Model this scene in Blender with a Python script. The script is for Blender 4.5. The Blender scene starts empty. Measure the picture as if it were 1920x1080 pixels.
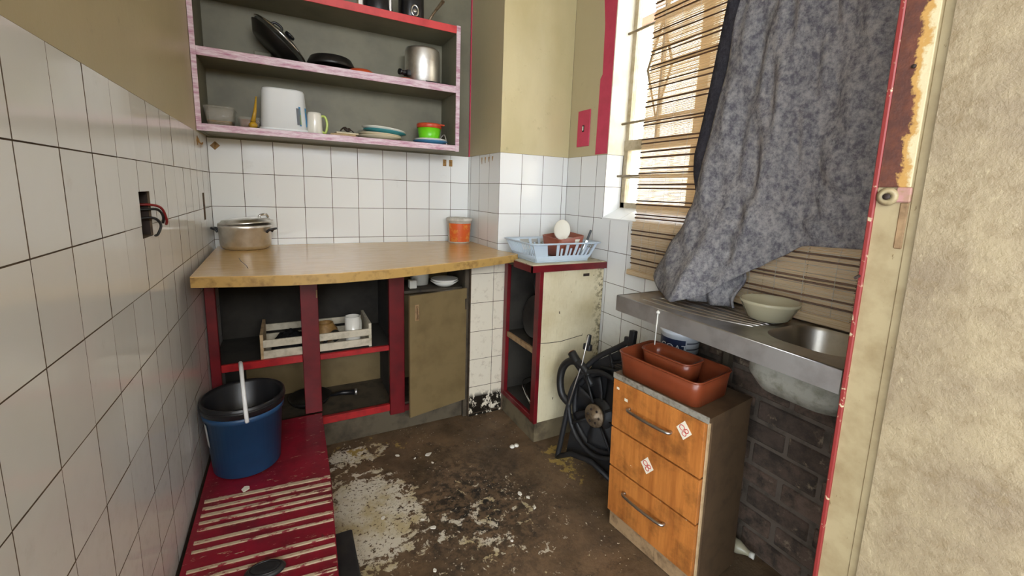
import bpy, bmesh, math, random
from mathutils import Matrix, Vector
random.seed(7)
PI = math.pi
scene = bpy.context.scene
COL = scene.collection

# ------------------------------------------------------------------ camera
CAM = Vector((0.3358, -2.6022, 1.3184))
FWD = Vector((0.46515757, 0.87025076, -0.16214823))
RGT = Vector((0.88407053, -0.46605321, 0.03483815))
UPV = Vector((0.04525178, 0.1595557, 0.98615123))
FPX, CY = 791.15, 490.95
cd = bpy.data.cameras.new('camera'); cam = bpy.data.objects.new('camera', cd); COL.objects.link(cam)
cam.matrix_world = Matrix(((RGT.x, UPV.x, -FWD.x, CAM.x), (RGT.y, UPV.y, -FWD.y, CAM.y), (RGT.z, UPV.z, -FWD.z, CAM.z), (0, 0, 0, 1)))
cd.sensor_width = 36; cd.lens = FPX / 1920 * 36; cd.shift_y = -(540 - CY) / 1920; cd.clip_start = 0.02
scene.camera = cam
def ray(x, y): return FWD + RGT * ((x - 960) / FPX) + UPV * ((CY - y) / FPX)
def hx(x, y, X): d = ray(x, y); return CAM + d * ((X - CAM.x) / d.x)
def hy(x, y, Y): d = ray(x, y); return CAM + d * ((Y - CAM.y) / d.y)
def hz(x, y, Z): d = ray(x, y); return CAM + d * ((Z - CAM.z) / d.z)

# ------------------------------------------------------------------ light
w = bpy.data.worlds.new('world'); scene.world = w; w.use_nodes = True
bg = w.node_tree.nodes['Background']; bg.inputs[0].default_value = (0.80, 0.89, 1.0, 1); bg.inputs[1].default_value = 8.0
sd = bpy.data.lights.new('sun', 'SUN'); sd.energy = 20.0; sd.angle = math.radians(0.6); sd.color = (1.0, 0.95, 0.88)
sun = bpy.data.objects.new('sun', sd); COL.objects.link(sun)
sun.rotation_euler = Vector((0.42, 0.30, -1.0)).to_track_quat('-Z', 'Y').to_euler()
# added area fill high up behind the camera, not a real window
ad = bpy.data.lights.new('rear_fill', 'AREA'); ad.shape = 'RECTANGLE'; ad.size = 2.2; ad.size_y = 0.62; ad.energy = 84; ad.color = (0.97, 0.98, 1.0)
ao = bpy.data.objects.new('rear_fill', ad); COL.objects.link(ao)
ao.location = (0.4, -5.45, 2.38); ao.rotation_euler = (math.radians(80), 0, 0)
vs = scene.view_settings; vs.view_transform = 'Standard'; vs.look = 'None'; vs.exposure = 0.0; vs.gamma = 1.0; vs.use_curve_mapping = False

# ------------------------------------------------------------------ materials
def lin(c): return c / 12.92 if c <= 0.04045 else ((c + 0.055) / 1.055) ** 2.4
def H(h, a=1): h = h.lstrip('#'); return tuple(lin(int(h[i:i + 2], 16) / 255) for i in (0, 2, 4)) + (a,)
class NT:
    def __init__(s, name):
        s.m = bpy.data.materials.new(name); s.m.use_nodes = True; s.t = s.m.node_tree; s.n = s.t.nodes
        s.b = s.n['Principled BSDF']; s.out = s.n['Material Output']; s.pos_ = None
    def link(s, a, b): s.t.links.new(a, b)
    def pos(s):
        if s.pos_ is None: s.pos_ = s.n.new('ShaderNodeNewGeometry').outputs['Position']
        return s.pos_
    def objc(s): return s.n.new('ShaderNodeTexCoord').outputs['Object']
    def map(s, sc, loc=(0, 0, 0), rot=(0, 0, 0), src=None):
        m = s.n.new('ShaderNodeMapping'); m.inputs['Scale'].default_value = sc; m.inputs['Location'].default_value = loc; m.inputs['Rotation'].default_value = rot
        s.link(src or s.pos(), m.inputs[0]); return m.outputs[0]
    def noise(s, scale, detail=4, rough=0.6, vec=None, dist=0.0):
        n = s.n.new('ShaderNodeTexNoise'); n.inputs['Scale'].default_value = scale; n.inputs['Detail'].default_value = detail
        n.inputs['Roughness'].default_value = rough; n.inputs['Distortion'].default_value = dist
        s.link(vec or s.pos(), n.inputs['Vector']); return n.outputs[0]
    def vor(s, scale, vec=None, feat='F1', out=0):
        n = s.n.new('ShaderNodeTexVoronoi'); n.inputs['Scale'].default_value = scale; n.feature = feat
        s.link(vec or s.pos(), n.inputs['Vector']); return n.outputs[out]
    def rng(s, x, a, b, c=0.0, d=1.0):
        n = s.n.new('ShaderNodeMapRange'); n.inputs[1].default_value = a; n.inputs[2].default_value = b; n.inputs[3].default_value = c; n.inputs[4].default_value = d
        s.link(x, n.inputs[0]); return n.outputs[0]
    def mth(s, op, a, b=None):
        n = s.n.new('ShaderNodeMath'); n.operation = op
        for i, v in enumerate((a, b)):
            if v is None: continue
            if isinstance(v, (int, float)): n.inputs[i].default_value = v
            else: s.link(v, n.inputs[i])
        return n.outputs[0]
    def mix(s, f, a, b):
        n = s.n.new('ShaderNodeMix'); n.data_type = 'RGBA'
        if isinstance(f, (int, float)): n.inputs[0].default_value = f
        else: s.link(f, n.inputs[0])
        for i, v in ((6, a), (7, b)):
            if isinstance(v, tuple): n.inputs[i].default_value = v
            else: s.link(v, n.inputs[i])
        return n.outputs[2]
    def sep(s, i):
        n = s.n.new('ShaderNodeSeparateXYZ'); s.link(s.pos(), n.inputs[0]); return n.outputs[i]
    def blob(s, c, r, soft=0.5):      # elliptical patch around a place: 1 inside, 0 outside
        a = s.n.new('ShaderNodeVectorMath'); a.operation = 'SUBTRACT'; s.link(s.pos(), a.inputs[0]); a.inputs[1].default_value = c
        m = s.n.new('ShaderNodeVectorMath'); m.operation = 'DIVIDE'; s.link(a.outputs[0], m.inputs[0]); m.inputs[1].default_value = r
        l = s.n.new('ShaderNodeVectorMath'); l.operation = 'LENGTH'; s.link(m.outputs[0], l.inputs[0])
        return s.rng(l.outputs[1], 1.0, 1.0 - soft)
    def bump(s, h, strength=0.3, dist=0.002):
        n = s.n.new('ShaderNodeBump'); n.inputs['Strength'].default_value = strength; n.inputs['Distance'].default_value = dist
        s.link(h, n.inputs['Height']); s.link(n.outputs[0], s.b.inputs['Normal'])
    def done(s, col, rough=0.6, metal=0.0, spec=0.5):
        if isinstance(col, tuple): s.b.inputs['Base Color'].default_value = col
        else: s.link(col, s.b.inputs['Base Color'])
        if isinstance(rough, (int, float)): s.b.inputs['Roughness'].default_value = rough
        else: s.link(rough, s.b.inputs['Roughness'])
        s.b.inputs['Metallic'].default_value = metal; s.b.inputs['Specular IOR Level'].default_value = spec
        return s.m
def plain(name, h, rough=0.5, metal=0.0, h2=None, scale=12, lo=0.45, hi=0.7, bump=0.0, bscale=60, spec=0.5):
    t = NT(name); c = H(h)
    if h2: c = t.mix(t.rng(t.noise(scale, 5), lo, hi), H(h), H(h2))
    if bump: t.bump(t.noise(bscale, 4), bump)
    return t.done(c, rough, metal, spec)
M = {}
def tile_mat():
    t = NT('glazed_tile'); rnd = t.n.new('ShaderNodeObjectInfo').outputs['Random']
    c = t.mix(rnd, H('#e6e6e2'), H('#dedeDA'))
    st = t.mth('MULTIPLY', t.rng(t.noise(9, 6, 0.7), 0.62, 0.8), 0.22)
    c = t.mix(st, c, H('#8f836c'))
    low = t.rng(t.sep(2), 0.9, 0.0)
    gr = t.mth('MULTIPLY', t.mth('MULTIPLY', low, t.rng(t.noise(30, 6, 0.7), 0.5, 0.75)), 0.35)
    c = t.mix(gr, c, H('#6b5c46'))
    t.bump(t.noise(7, 2), 0.25, 0.004)
    return t.done(c, 0.13)
M['tile'] = tile_mat()
def tile_low():
    t = NT('grimy_tile')
    c = t.mix(t.rng(t.noise(30, 6, 0.7), 0.55, 0.85), H('#ddd4c0'), H('#a3937a'))
    black = t.rng(t.noise(26, 5, 0.7, vec=t.map((1, 1, 0.6))), 0.44, 0.47)
    zone = t.mth('MULTIPLY', t.rng(t.sep(2), 0.15, 0.12), black)
    c = t.mix(zone, c, H('#1c1812')); return t.done(c, 0.3)
M['tile_low'] = tile_low()
M['grout'] = plain('grout', '#5f4f3d', 0.9, h2='#3b2f24', scale=30)
def olive(name, a, b):
    t = NT(name)
    c = t.mix(t.rng(t.noise(3.2, 5, 0.6, vec=t.map((1, 1, 0.45))), 0.4, 0.68), H(a), H(b))
    c = t.mix(t.mth('MULTIPLY', t.rng(t.noise(14, 6, 0.75), 0.62, 0.8), 0.5), c, H('#6d6243'))
    t.bump(t.noise(55, 5, 0.65), 0.25, 0.003)
    return t.done(c, 0.42)
M['olive'] = olive('olive_wall_paint', '#b9ac88', '#bfb28e')
M['olive_pier'] = olive('gloss_olive_paint', '#c6b98f', '#b8ab80')
M['shelf_in'] = plain('shelf_grey_olive', '#77735f', 0.55, h2='#676352', scale=5)
def plaster():
    t = NT('cream_plaster')
    c = t.mix(t.rng(t.noise(6, 6, 0.65), 0.4, 0.62), H('#9c8b6b'), H('#84735a'))
    c = t.mix(t.mth('MULTIPLY', t.rng(t.noise(24, 6, 0.72), 0.5, 0.68), 0.7), c, H('#83704f'))
    c = t.mix(t.mth('MULTIPLY', t.rng(t.noise(70, 4, 0.7, vec=t.map((1, 1, 0.4))), 0.63, 0.72), 0.55), c, H('#bcab88'))
    c = t.mix(t.rng(t.noise(60, 2), 0.74, 0.78), c, H('#6b5a41'))
    t.bump(t.noise(60, 6, 0.7), 0.7, 0.005)
    return t.done(c, 0.5)
M['plaster'] = plaster()
def frame_cream():
    t = NT('old_frame_paint')
    c = t.mix(t.rng(t.noise(16, 5), 0.4, 0.7), H('#a4936f'), H('#8c7957'))
    c = t.mix(t.rng(t.noise(90, 4, 0.7, vec=t.map((1, 1, 0.35))), 0.66, 0.72), c, H('#6d5836')); t.bump(t.noise(60, 4), 0.2)
    return t.done(c, 0.45)
M['frame'] = frame_cream()
def rust():
    t = NT('rusted_steel')
    c = t.mix(t.rng(t.noise(25, 6, 0.7), 0.4, 0.65), H('#4e2b20'), H('#6a3a26'))
    y = t.sep(1)
    edge = t.mth('ADD', y, t.mth('MULTIPLY', t.noise(18, 5, 0.7), 0.06))
    c = t.mix(t.rng(edge, -2.205, -2.209), c, H('#b58a48'))
    c = t.mix(t.rng(edge, -2.214, -2.220), c, H('#cdbd94')); t.bump(t.noise(70, 5), 0.5, 0.003)
    return t.done(c, 0.6)
M['rust'] = rust()
M['red_edge'] = plain('chipped_red_paint', '#802824', 0.5, h2='#b7a684', scale=60, lo=0.62, hi=0.66)
M['pink'] = plain('pink_red_paint', '#c8385a', 0.4, h2='#b92f4e', scale=12)
M['red'] = plain('red_gloss_paint', '#6f161d', 0.33, h2='#4e1016', scale=9, lo=0.4, hi=0.75)
M['red_bright'] = plain('bright_red_paint', '#b02628', 0.35, h2='#851b21', scale=14)
M['red_top'] = plain('coral_red_paint', '#cf4546', 0.4, h2='#bb3a3d', scale=14)
def wornpink():
    t = NT('worn_pink_white_paint'); c = t.mix(t.rng(t.noise(26, 6, 0.75, vec=t.map((0.5, 3, 3))), 0.42, 0.68), H('#d8c3ca'), H('#a8647f'))
    return t.done(c, 0.45)
M['wornpink'] = wornpink()
def laminate():
    t = NT('beech_laminate')
    g = t.noise(9, 5, 0.6, vec=t.map((1.2, 9, 9)))
    c = t.mix(t.rng(g, 0.35, 0.7), H('#cdaa70'), H('#b99257'))
    c = t.mix(t.mth('MULTIPLY', t.rng(t.noise(5, 6, 0.7), 0.58, 0.8), 0.5), c, H('#8f6c3c'))
    return t.done(c, 0.22)
M['laminate'] = laminate()
M['lam_edge'] = plain('worn_laminate_edge', '#ad8a4c', 0.55, h2='#7a5b30', scale=22, lo=0.5, hi=0.72)
def chipped():
    t = NT('chipped_cream_paint')
    c = t.mix(t.rng(t.noise(5, 5), 0.4, 0.7), H('#d3c8a8'), H('#bdae88'))
    c = t.mix(t.mth('MULTIPLY', t.rng(t.noise(45, 5, 0.7, vec=t.map((3, 3, 0.35))), 0.55, 0.75), 0.5), c, H('#9a8a66'))
    c = t.mix(t.rng(t.noise(34, 3, 0.6, vec=t.map((1.4, 1, 0.8))), 0.70, 0.715), c, H('#3c2b1c'))
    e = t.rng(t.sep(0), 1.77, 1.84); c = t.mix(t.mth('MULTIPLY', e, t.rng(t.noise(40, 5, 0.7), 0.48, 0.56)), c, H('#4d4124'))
    return t.done(c, 0.4)
M['chipped'] = chipped()
M['concrete'] = plain('stained_concrete', '#6f6249', 0.85, h2='#3d3425', scale=9, bump=0.4)
M['plinth'] = plain('dirty_plinth', '#5a5140', 0.8, h2='#3a3226', scale=10, bump=0.3)
def floor_mat():
    t = NT('filthy_floor')
    base = t.mix(t.rng(t.noise(4.5, 7, 0.7), 0.38, 0.66), H('#725b43'), H('#4c3c2a'))
    base = t.mix(t.rng(t.noise(12, 7, 0.75), 0.54, 0.70), base, H('#272019'))
    dark = t.mth('MULTIPLY', t.blob((0.98, -1.12, 0), (0.42, 0.5, 1), 0.8), t.rng(t.noise(28, 6, 0.75), 0.46, 0.56))
    base = t.mix(dark, base, H('#16130f'))
    # bare white paint that survived, with hard flaked edges
    n = t.noise(19, 8, 0.72, dist=0.4)
    area = t.mth('MAXIMUM', t.blob((0.56, -1.0, 0), (0.32, 0.40, 1), 0.75), t.mth('MULTIPLY', t.blob((0.56, -0.56, 0), (0.24, 0.13, 1), 0.9), 0.9))
    area = t.mth('MAXIMUM', area, t.mth('MULTIPLY', t.blob((0.95, -1.25, 0), (0.55, 0.5, 1), 0.9), 0.36))
    p = t.mth('ADD', n, t.mth('MULTIPLY', area, 0.36))
    white = t.rng(p, 0.665, 0.68)
    white = t.mth('MULTIPLY', white, t.rng(t.noise(75, 4, 0.7), 0.61, 0.57))
    base = t.mix(white, base, t.mix(t.rng(t.noise(8, 4), 0.45, 0.6), H('#d0c7b4'), H('#b9a983')))
    yel = t.mth('MAXIMUM', t.blob((1.50, -1.03, 0), (0.10, 0.26, 1), 0.7), t.mth('MULTIPLY', t.blob((0.7, -0.52, 0), (0.45, 0.12, 1), 0.9), 0.7))
    yel = t.rng(t.mth('ADD', t.noise(11, 7, 0.7), t.mth('MULTIPLY', yel, 0.22)), 0.665, 0.69)
    base = t.mix(yel, base, H('#a08648'))
    speck = t.mth('MULTIPLY', t.rng(t.vor(55), 0.16, 0.12), t.rng(t.noise(6, 3), 0.5, 0.56))
    base = t.mix(speck, base, H('#b8ad98'))
    h = t.mth('ADD', t.noise(40, 6, 0.7), t.mth('MULTIPLY', white, 0.35))
    t.bump(h, 0.6, 0.005)
    return t.done(base, t.rng(t.noise(7, 4), 0.35, 0.65, 0.42, 0.75))
M['floor'] = floor_mat()
def platform_mat(name, worn):
    t = NT(name)
    c = t.mix(t.rng(t.noise(7, 5), 0.4, 0.68), H('#86172a'), H('#641722'))
    c = t.mix(t.rng(t.noise(38, 6, 0.75, vec=t.map((0.6, 2.2, 1))), worn, worn + 0.05), c, H('#b9a68b'))
    c = t.mix(t.rng(t.noise(24, 5, 0.7), 0.66, 0.76), c, H('#3a2420')); t.bump(t.noise(60, 4), 0.25)
    return t.done(c, 0.38)
M['platform'] = platform_mat('worn_red_paint', 0.62); M['ridge'] = platform_mat('ridge_worn_to_cream', 0.41)
def wood(name, a, b, dark, vec=(26, 26, 2.2), rough=0.42, stain=0.66):
    t = NT(name); o = t.objc(); g = t.noise(1.6, 6, 0.65, vec=t.map(vec, src=o))
    c = t.mix(t.rng(g, 0.35, 0.68), H(a), H(b))
    c = t.mix(t.rng(t.noise(7, 6, 0.7), stain - 0.14, stain + 0.14), c, H(dark))
    c = t.mix(t.rng(t.noise(60, 3, 0.6), 0.72, 0.74), c, H('#d9c9a6')); return t.done(c, rough)
M['wood'] = wood('orange_wood_veneer', '#c27a38', '#9c5a26', '#5c3718', stain=0.62)
M['board'] = plain('bare_chipboard', '#9a7c58', 0.8, h2='#6d5438', scale=30)
M['darkboard'] = plain('brown_board', '#54402b', 0.6, h2='#423120', scale=20)
M['greyedge'] = plain('grey_worn_edge', '#8d8678', 0.6, h2='#55493a', scale=50)
M['khaki'] = plain('khaki_door_paint', '#7b6947', 0.42, h2='#6c5b3c', scale=8)
M['darkwood'] = plain('dark_grimy_wood', '#4c4233', 0.75, h2='#2b251c', scale=14)
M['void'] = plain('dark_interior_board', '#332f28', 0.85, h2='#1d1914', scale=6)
M['whiteslat'] = plain('whitewashed_wood', '#c9c0aa', 0.7, h2='#a79d86', scale=26)
M['rawwood'] = plain('raw_pine_end', '#bda27a', 0.7, h2='#9d835c', scale=26)
M['alu'] = plain('dull_aluminium', '#e9e7e3', 0.42, 1.0, h2='#c9c4bb', scale=12)
M['alu_bright'] = plain('bright_aluminium', '#eceae6', 0.28, 1.0, h2='#b5b1a9', scale=16)
M['chrome'] = plain('chrome', '#d8d8d8', 0.12, 1.0)
M['steel'] = plain('stainless_steel', '#b9b6b1', 0.33, 1.0, h2='#9a958e', scale=9)
M['steel_edge'] = plain('lit_steel_edge', '#d2d1ce', 0.5, 1.0, h2='#b7b4af', scale=9)  # sink steel again, lightened so the apron's brighter light sits in the colour
M['coat'] = plain('grey_sound_coating', '#8b887b', 0.9, h2='#6a6757', scale=30, bump=0.6)
M['blackp'] = plain('black_plastic', '#17171a', 0.35)
M['blackm'] = plain('matte_black_plastic', '#1c1c1e', 0.55, h2='#2d2b29', scale=14)
M['rubber'] = plain('black_rubber_hose', '#1b1a19', 0.5)
M['pan'] = plain('black_pan_coating', '#161514', 0.4, h2='#242220', scale=20)
M['hub'] = plain('rusty_hub', '#8c7a62', 0.5, 0.6, h2='#5d4a36', scale=50)
M['blue'] = plain('blue_plastic', '#21486f', 0.38, h2='#1c3f63', scale=6)
M['white'] = plain('white_plastic', '#e4e6e6', 0.35)
M['ceramic'] = plain('white_ceramic', '#e6e2d6', 0.18)
M['cream_plate'] = plain('cream_ceramic', '#d5c9ac', 0.22)
M['greenp'] = plain('lime_green_plastic', '#6fcf1e', 0.35)
M['greenh'] = plain('pale_green_glaze', '#b6c86a', 0.25)
M['redlid'] = plain('orange_red_plastic', '#c24a2b', 0.35)
M['orange'] = plain('orange_glaze', '#c8512b', 0.3)
M['bluep'] = plain('blue_plate_glaze', '#4d86ad', 0.2)
M['tealp'] = plain('teal_plate_glaze', '#3f8a90', 0.2)
M['rackp'] = plain('pale_blue_plastic', '#bccad6', 0.38)
M['terra'] = plain('terracotta_plastic', '#7b3a20', 0.33, h2='#672d17', scale=9)
M['terra2'] = plain('reddish_tray_plastic', '#8c4a36', 0.4)
M['dirtwhite'] = plain('translucent_white_plastic', '#d8d3c4', 0.4)
M['copper'] = plain('copper_brown', '#9a5a34', 0.35, 0.3, h2='#6a3a22', scale=30)
M['yellow'] = plain('yellow_brass_plastic', '#b48b22', 0.35)
M['foodbrown'] = plain('brown_food', '#8f6a38', 0.6, h2='#a8834a', scale=60)
M['bark'] = plain('dark_brown_scrap', '#2b1d14', 0.7)
M['label_blue'] = plain('navy_label', '#1d2945', 0.4)
M['labelprint'] = plain('blue_green_label', '#3d86b8', 0.4, h2='#7fa05a', scale=45, lo=0.52, hi=0.55)
M['ink'] = plain('grey_print', '#5c6066', 0.6)
M['ink_red'] = plain('red_print', '#c2352d', 0.5)
M['lettering'] = plain('white_lettering', '#e8e8e4', 0.5)
M['sticker'] = plain('off_white_sticker', '#e3d9c2', 0.5)
M['tubwhite'] = plain('stained_tub_plastic', '#cfc9bd', 0.45, h2='#a99f90', scale=26)
M['tuborange'] = plain('orange_tub_label', '#cf5a22', 0.4, h2='#d98a3a', scale=26, lo=0.5, hi=0.62)
M['winframe'] = plain('window_steel_paint', '#b9ac92', 0.5, h2='#9a8b6c', scale=20)
M['bars'] = plain('burglar_bar_paint', '#8d7d62', 0.5, h2='#6f5f46', scale=20)
M['whitewash'] = plain('white_reveal_paint', '#ded8c4', 0.5, h2='#cfc7ae', scale=9)
M['rope'] = plain('grey_string', '#c9c5ba', 0.8)
M['wire_red'] = plain('red_wire_sleeve', '#7d1c1c', 0.4)
M['scrap'] = plain('white_scrap', '#dcd6c8', 0.7)
M['latch'] = plain('faded_pink_metal', '#b08279', 0.5, h2='#9a7a5c', scale=70)
M['gold'] = plain('old_glue_brown', '#9c7436', 0.5, h2='#6a4a20', scale=60)
M['yardwall'] = plain('sunlit_yard_wall', '#ece4d0', 0.8, h2='#e2d8bf', scale=2)
M['yard'] = plain('yard_paving', '#cfc6b2', 0.8, h2='#b8ad97', scale=4)
M['roofbrown'] = plain('brown_timber', '#6f4a2c', 0.7, h2='#5a3a22', scale=8)
M['ceil'] = plain('ceiling_paint', '#cfc6ad', 0.7)
def bricks_mat():
    t = NT('sooty_brick'); rnd = t.n.new('ShaderNodeObjectInfo').outputs['Random']
    c = t.mix(rnd, H('#6a5546'), H('#4b3c31'))
    c = t.mix(t.rng(t.noise(13, 6, 0.7), 0.42, 0.62), c, H('#33291f'))
    c = t.mix(t.rng(t.noise(20, 6, 0.72), 0.58, 0.7), c, H('#8a7860')); t.bump(t.noise(45, 6, 0.7), 0.8, 0.006)
    return t.done(c, 0.85)
M['brick'] = bricks_mat()
M['mortar'] = plain('sooty_mortar', '#5f5347', 0.95, h2='#3f362c', scale=16, bump=0.6)
def fabric(name, a, b, transl=0.0):
    t = NT(name); n = t.noise(70, 6, 0.8); k = t.noise(42, 6, 0.75, vec=t.map((1, 1, 0.7)))
    f = t.rng(t.mth('ADD', t.mth('MULTIPLY', n, 0.45), t.mth('MULTIPLY', k, 0.55)), 0.42, 0.58)
    c = t.mix(f, H(a), H(b)); t.bump(t.noise(120, 5, 0.7), 0.9, 0.006); t.done(c, 0.95, spec=0.1)
    if transl:
        tr = t.n.new('ShaderNodeBsdfTranslucent'); t.link(c, tr.inputs[0]); mx = t.n.new('ShaderNodeMixShader'); mx.inputs[0].default_value = transl
        t.link(t.b.outputs[0], mx.inputs[1]); t.link(tr.outputs[0], mx.inputs[2]); t.link(mx.outputs[0], t.out.inputs[0])
    return t.m
M['towel'] = fabric('heather_grey_towel', '#807c82', '#c9c4c0', 0.45)
M['darkcloth'] = fabric('charcoal_cloth', '#37363c', '#4b4950')
M['blackcloth'] = fabric('black_cloth', '#131314', '#242325')
def bamboo(name, a, b, tr=0.4):
    t = NT(name); c = t.mix(t.rng(t.noise(3, 6, 0.75, vec=t.map((1, 1.5, 160))), 0.36, 0.64), H(a), H(b)); t.done(c, 0.6)
    x = t.n.new('ShaderNodeBsdfTranslucent'); t.link(c, x.inputs[0]); mx = t.n.new('ShaderNodeMixShader'); mx.inputs[0].default_value = tr
    t.link(t.b.outputs[0], mx.inputs[1]); t.link(x.outputs[0], mx.inputs[2]); t.link(mx.outputs[0], t.out.inputs[0]); return t.m
M['bamboo'] = bamboo('bamboo_splints', '#ead6b2', '#c6a677', 0.36); M['bamboo_dark'] = bamboo('dark_bamboo_rib', '#75543c', '#503626', 0.15)
def clear(name, h, alpha, rough=0.1):
    t = NT(name); t.done(H(h), rough); tr = t.n.new('ShaderNodeBsdfTransparent'); mx = t.n.new('ShaderNodeMixShader'); mx.inputs[0].default_value = alpha
    t.link(tr.outputs[0], mx.inputs[1]); t.link(t.b.outputs[0], mx.inputs[2]); t.link(mx.outputs[0], t.out.inputs[0]); return t.m
M['glass'] = clear('window_glass', '#e8eef0', 0.10, 0.02); M['clear'] = clear('clear_plastic', '#c9c4b8', 0.27, 0.12); M['milky'] = clear('milky_plastic', '#c9bf9f', 0.6, 0.25)
M['lidglass'] = clear('smoked_lid_glass', '#3a3a38', 0.6, 0.05)

# ------------------------------------------------------------------ mesh helpers
class MB:
    def __init__(s): s.b = bmesh.new()
    def _new(s, vs, fs, X=None, smooth=False):
        v = [s.b.verts.new(X @ Vector(p) if X else p) for p in vs]; out = []
        for f in fs:
            try: q = s.b.faces.new([v[i] for i in f]); q.smooth = smooth; out.append(q)
            except ValueError: pass
        return v, out
    def box(s, x0, x1, y0, y1, z0, z1, bev=0.0, X=None, seg=1):
        vs = [(x, y, z) for x in (x0, x1) for y in (y0, y1) for z in (z0, z1)]
        v, f = s._new(vs, [(0, 1, 3, 2), (4, 6, 7, 5), (0, 4, 5, 1), (2, 3, 7, 6), (0, 2, 6, 4), (1, 5, 7, 3)], X)
        if bev:
            e = list({e for q in f for e in q.edges}); bmesh.ops.bevel(s.b, geom=e, offset=bev, segments=seg, affect='EDGES', profile=0.5)
        return s
    def prism(s, poly, z0, z1, X=None, bev=0.0):
        n = len(poly); vs = [(x, y, z0) for x, y in poly] + [(x, y, z1) for x, y in poly]
        fs = [tuple(range(n - 1, -1, -1)), tuple(range(n, 2 * n))] + [(i, (i + 1) % n, n + (i + 1) % n, n + i) for i in range(n)]
        v, f = s._new(vs, fs, X)
        if bev: bmesh.ops.bevel(s.b, geom=list({e for q in f for e in q.edges}), offset=bev, segments=1, affect='EDGES')
        return s
    def loft(s, rings, cap0=True, cap1=True, closed=True, smooth=True, X=None):
        n = len(rings[0]); vs = [p for r in rings for p in r]; fs = []
        for k in range(len(rings) - 1):
            for i in range(n if closed else n - 1):
                j = (i + 1) % n; fs.append((k * n + i, k * n + j, (k + 1) * n + j, (k + 1) * n + i))
        v, f = s._new(vs, fs, X, smooth)
        if cap0: s._cap(v[:n][::-1])
        if cap1: s._cap(v[-n:])
        return s
    def _cap(s, v):
        try: s.b.faces.new(v)
        except ValueError: pass
    def lathe(s, prof, seg=28, c=(0, 0, 0), X=None, smooth=True, sx=1, sy=1, caps=True):
        rings = [[(c[0] + r * sx * math.cos(2 * PI * i / seg), c[1] + r * sy * math.sin(2 * PI * i / seg), c[2] + z) for i in range(seg)] for r, z in prof]
        return s.loft(rings, caps, caps, True, smooth, X)
    def tube(s, pts, r, seg=8, X=None, closed=False):
        pts = [Vector(p) for p in pts]; n = len(pts); rings = []; prev = None
        for i, p in enumerate(pts):
            t = (pts[(i + 1) % n] - pts[i - 1]) if closed else (pts[min(i + 1, n - 1)] - pts[max(i - 1, 0)])
            t.normalize()
            if prev is None: a = t.orthogonal().normalized()
            else: a = (prev - t * prev.dot(t)).normalized()
            prev = a; b = t.cross(a); rr = r[i] if isinstance(r, (list, tuple)) else r
            rings.append([tuple(p + a * rr * math.cos(2 * PI * k / seg) + b * rr * math.sin(2 * PI * k / seg)) for k in range(seg)])
        if closed: rings.append(rings[0])
        return s.loft(rings, not closed, not closed, True, True, X)
    def grid(s, fn, nu, nv, X=None):
        vs = [fn(i / nu, j / nv) for j in range(nv + 1) for i in range(nu + 1)]
        fs = [(j * (nu + 1) + i, j * (nu + 1) + i + 1, (j + 1) * (nu + 1) + i + 1, (j + 1) * (nu + 1) + i) for j in range(nv) for i in range(nu)]
        s._new(vs, fs, X, True); return s
    def mesh(s, name):
        bmesh.ops.recalc_face_normals(s.b, faces=s.b.faces[:]); me = bpy.data.meshes.new(name); s.b.to_mesh(me); s.b.free(); return me
    def build(s, name, mat, parent=None, world=False):
        if world and parent: bmesh.ops.translate(s.b, verts=s.b.verts[:], vec=-parent.location)
        me = s.mesh(name); me.materials.append(M[mat] if isinstance(mat, str) else mat)
        o = bpy.data.objects.new(name, me); COL.objects.link(o)
        if parent: o.parent = parent
        return o
def sm(pts, n=6, closed=False):          # smooth a polyline (Catmull-Rom)
    P = [Vector(p) for p in pts]; out = []; m = len(P)
    for i in range(m if closed else m - 1):
        if closed: a, b, c, d = P[i - 1], P[i], P[(i + 1) % m], P[(i + 2) % m]
        else: a, b, c, d = P[max(i - 1, 0)], P[i], P[i + 1], P[min(i + 2, m - 1)]
        for k in range(n):
            t = k / n; out.append(0.5 * ((2 * b) + (c - a) * t + (2 * a - 5 * b + 4 * c - d) * t * t + (3 * b - a - 3 * c + d) * t ** 3))
    if not closed: out.append(P[-1])
    return out
def rr(w, d, r, z, n=4, cx=0, cy=0):     # rounded rectangle ring
    pts = []
    for sx, sy, a0 in ((1, 1, 0), (-1, 1, 90), (-1, -1, 180), (1, -1, 270)):
        for k in range(n + 1):
            a = math.radians(a0 + 90 * k / n); pts.append((cx + sx * (w / 2 - r) + r * math.cos(a), cy + sy * (d / 2 - r) + r * math.sin(a), z))
    return pts
def thing(name, label, cat, loc=(0, 0, 0), rotz=0.0, group=None, rot=None):
    o = bpy.data.objects.new(name, None); COL.objects.link(o); o.location = loc; o.rotation_euler = rot if rot else (0, 0, rotz); o.empty_display_size = 0.05
    return tag(o, label, cat, group)
def tag(o, label, cat, group=None):
    o['label'] = label; o['category'] = cat
    if group: o['group'] = group
    return o
def struct(o, label=None, cat=None):
    o['kind'] = 'structure'
    if label: o['label'] = label
    if cat: o['category'] = cat
    return o
def R(ax, deg): return Matrix.Rotation(math.radians(deg), 4, ax)
def T(x, y, z): return Matrix.Translation((x, y, z))

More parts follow.
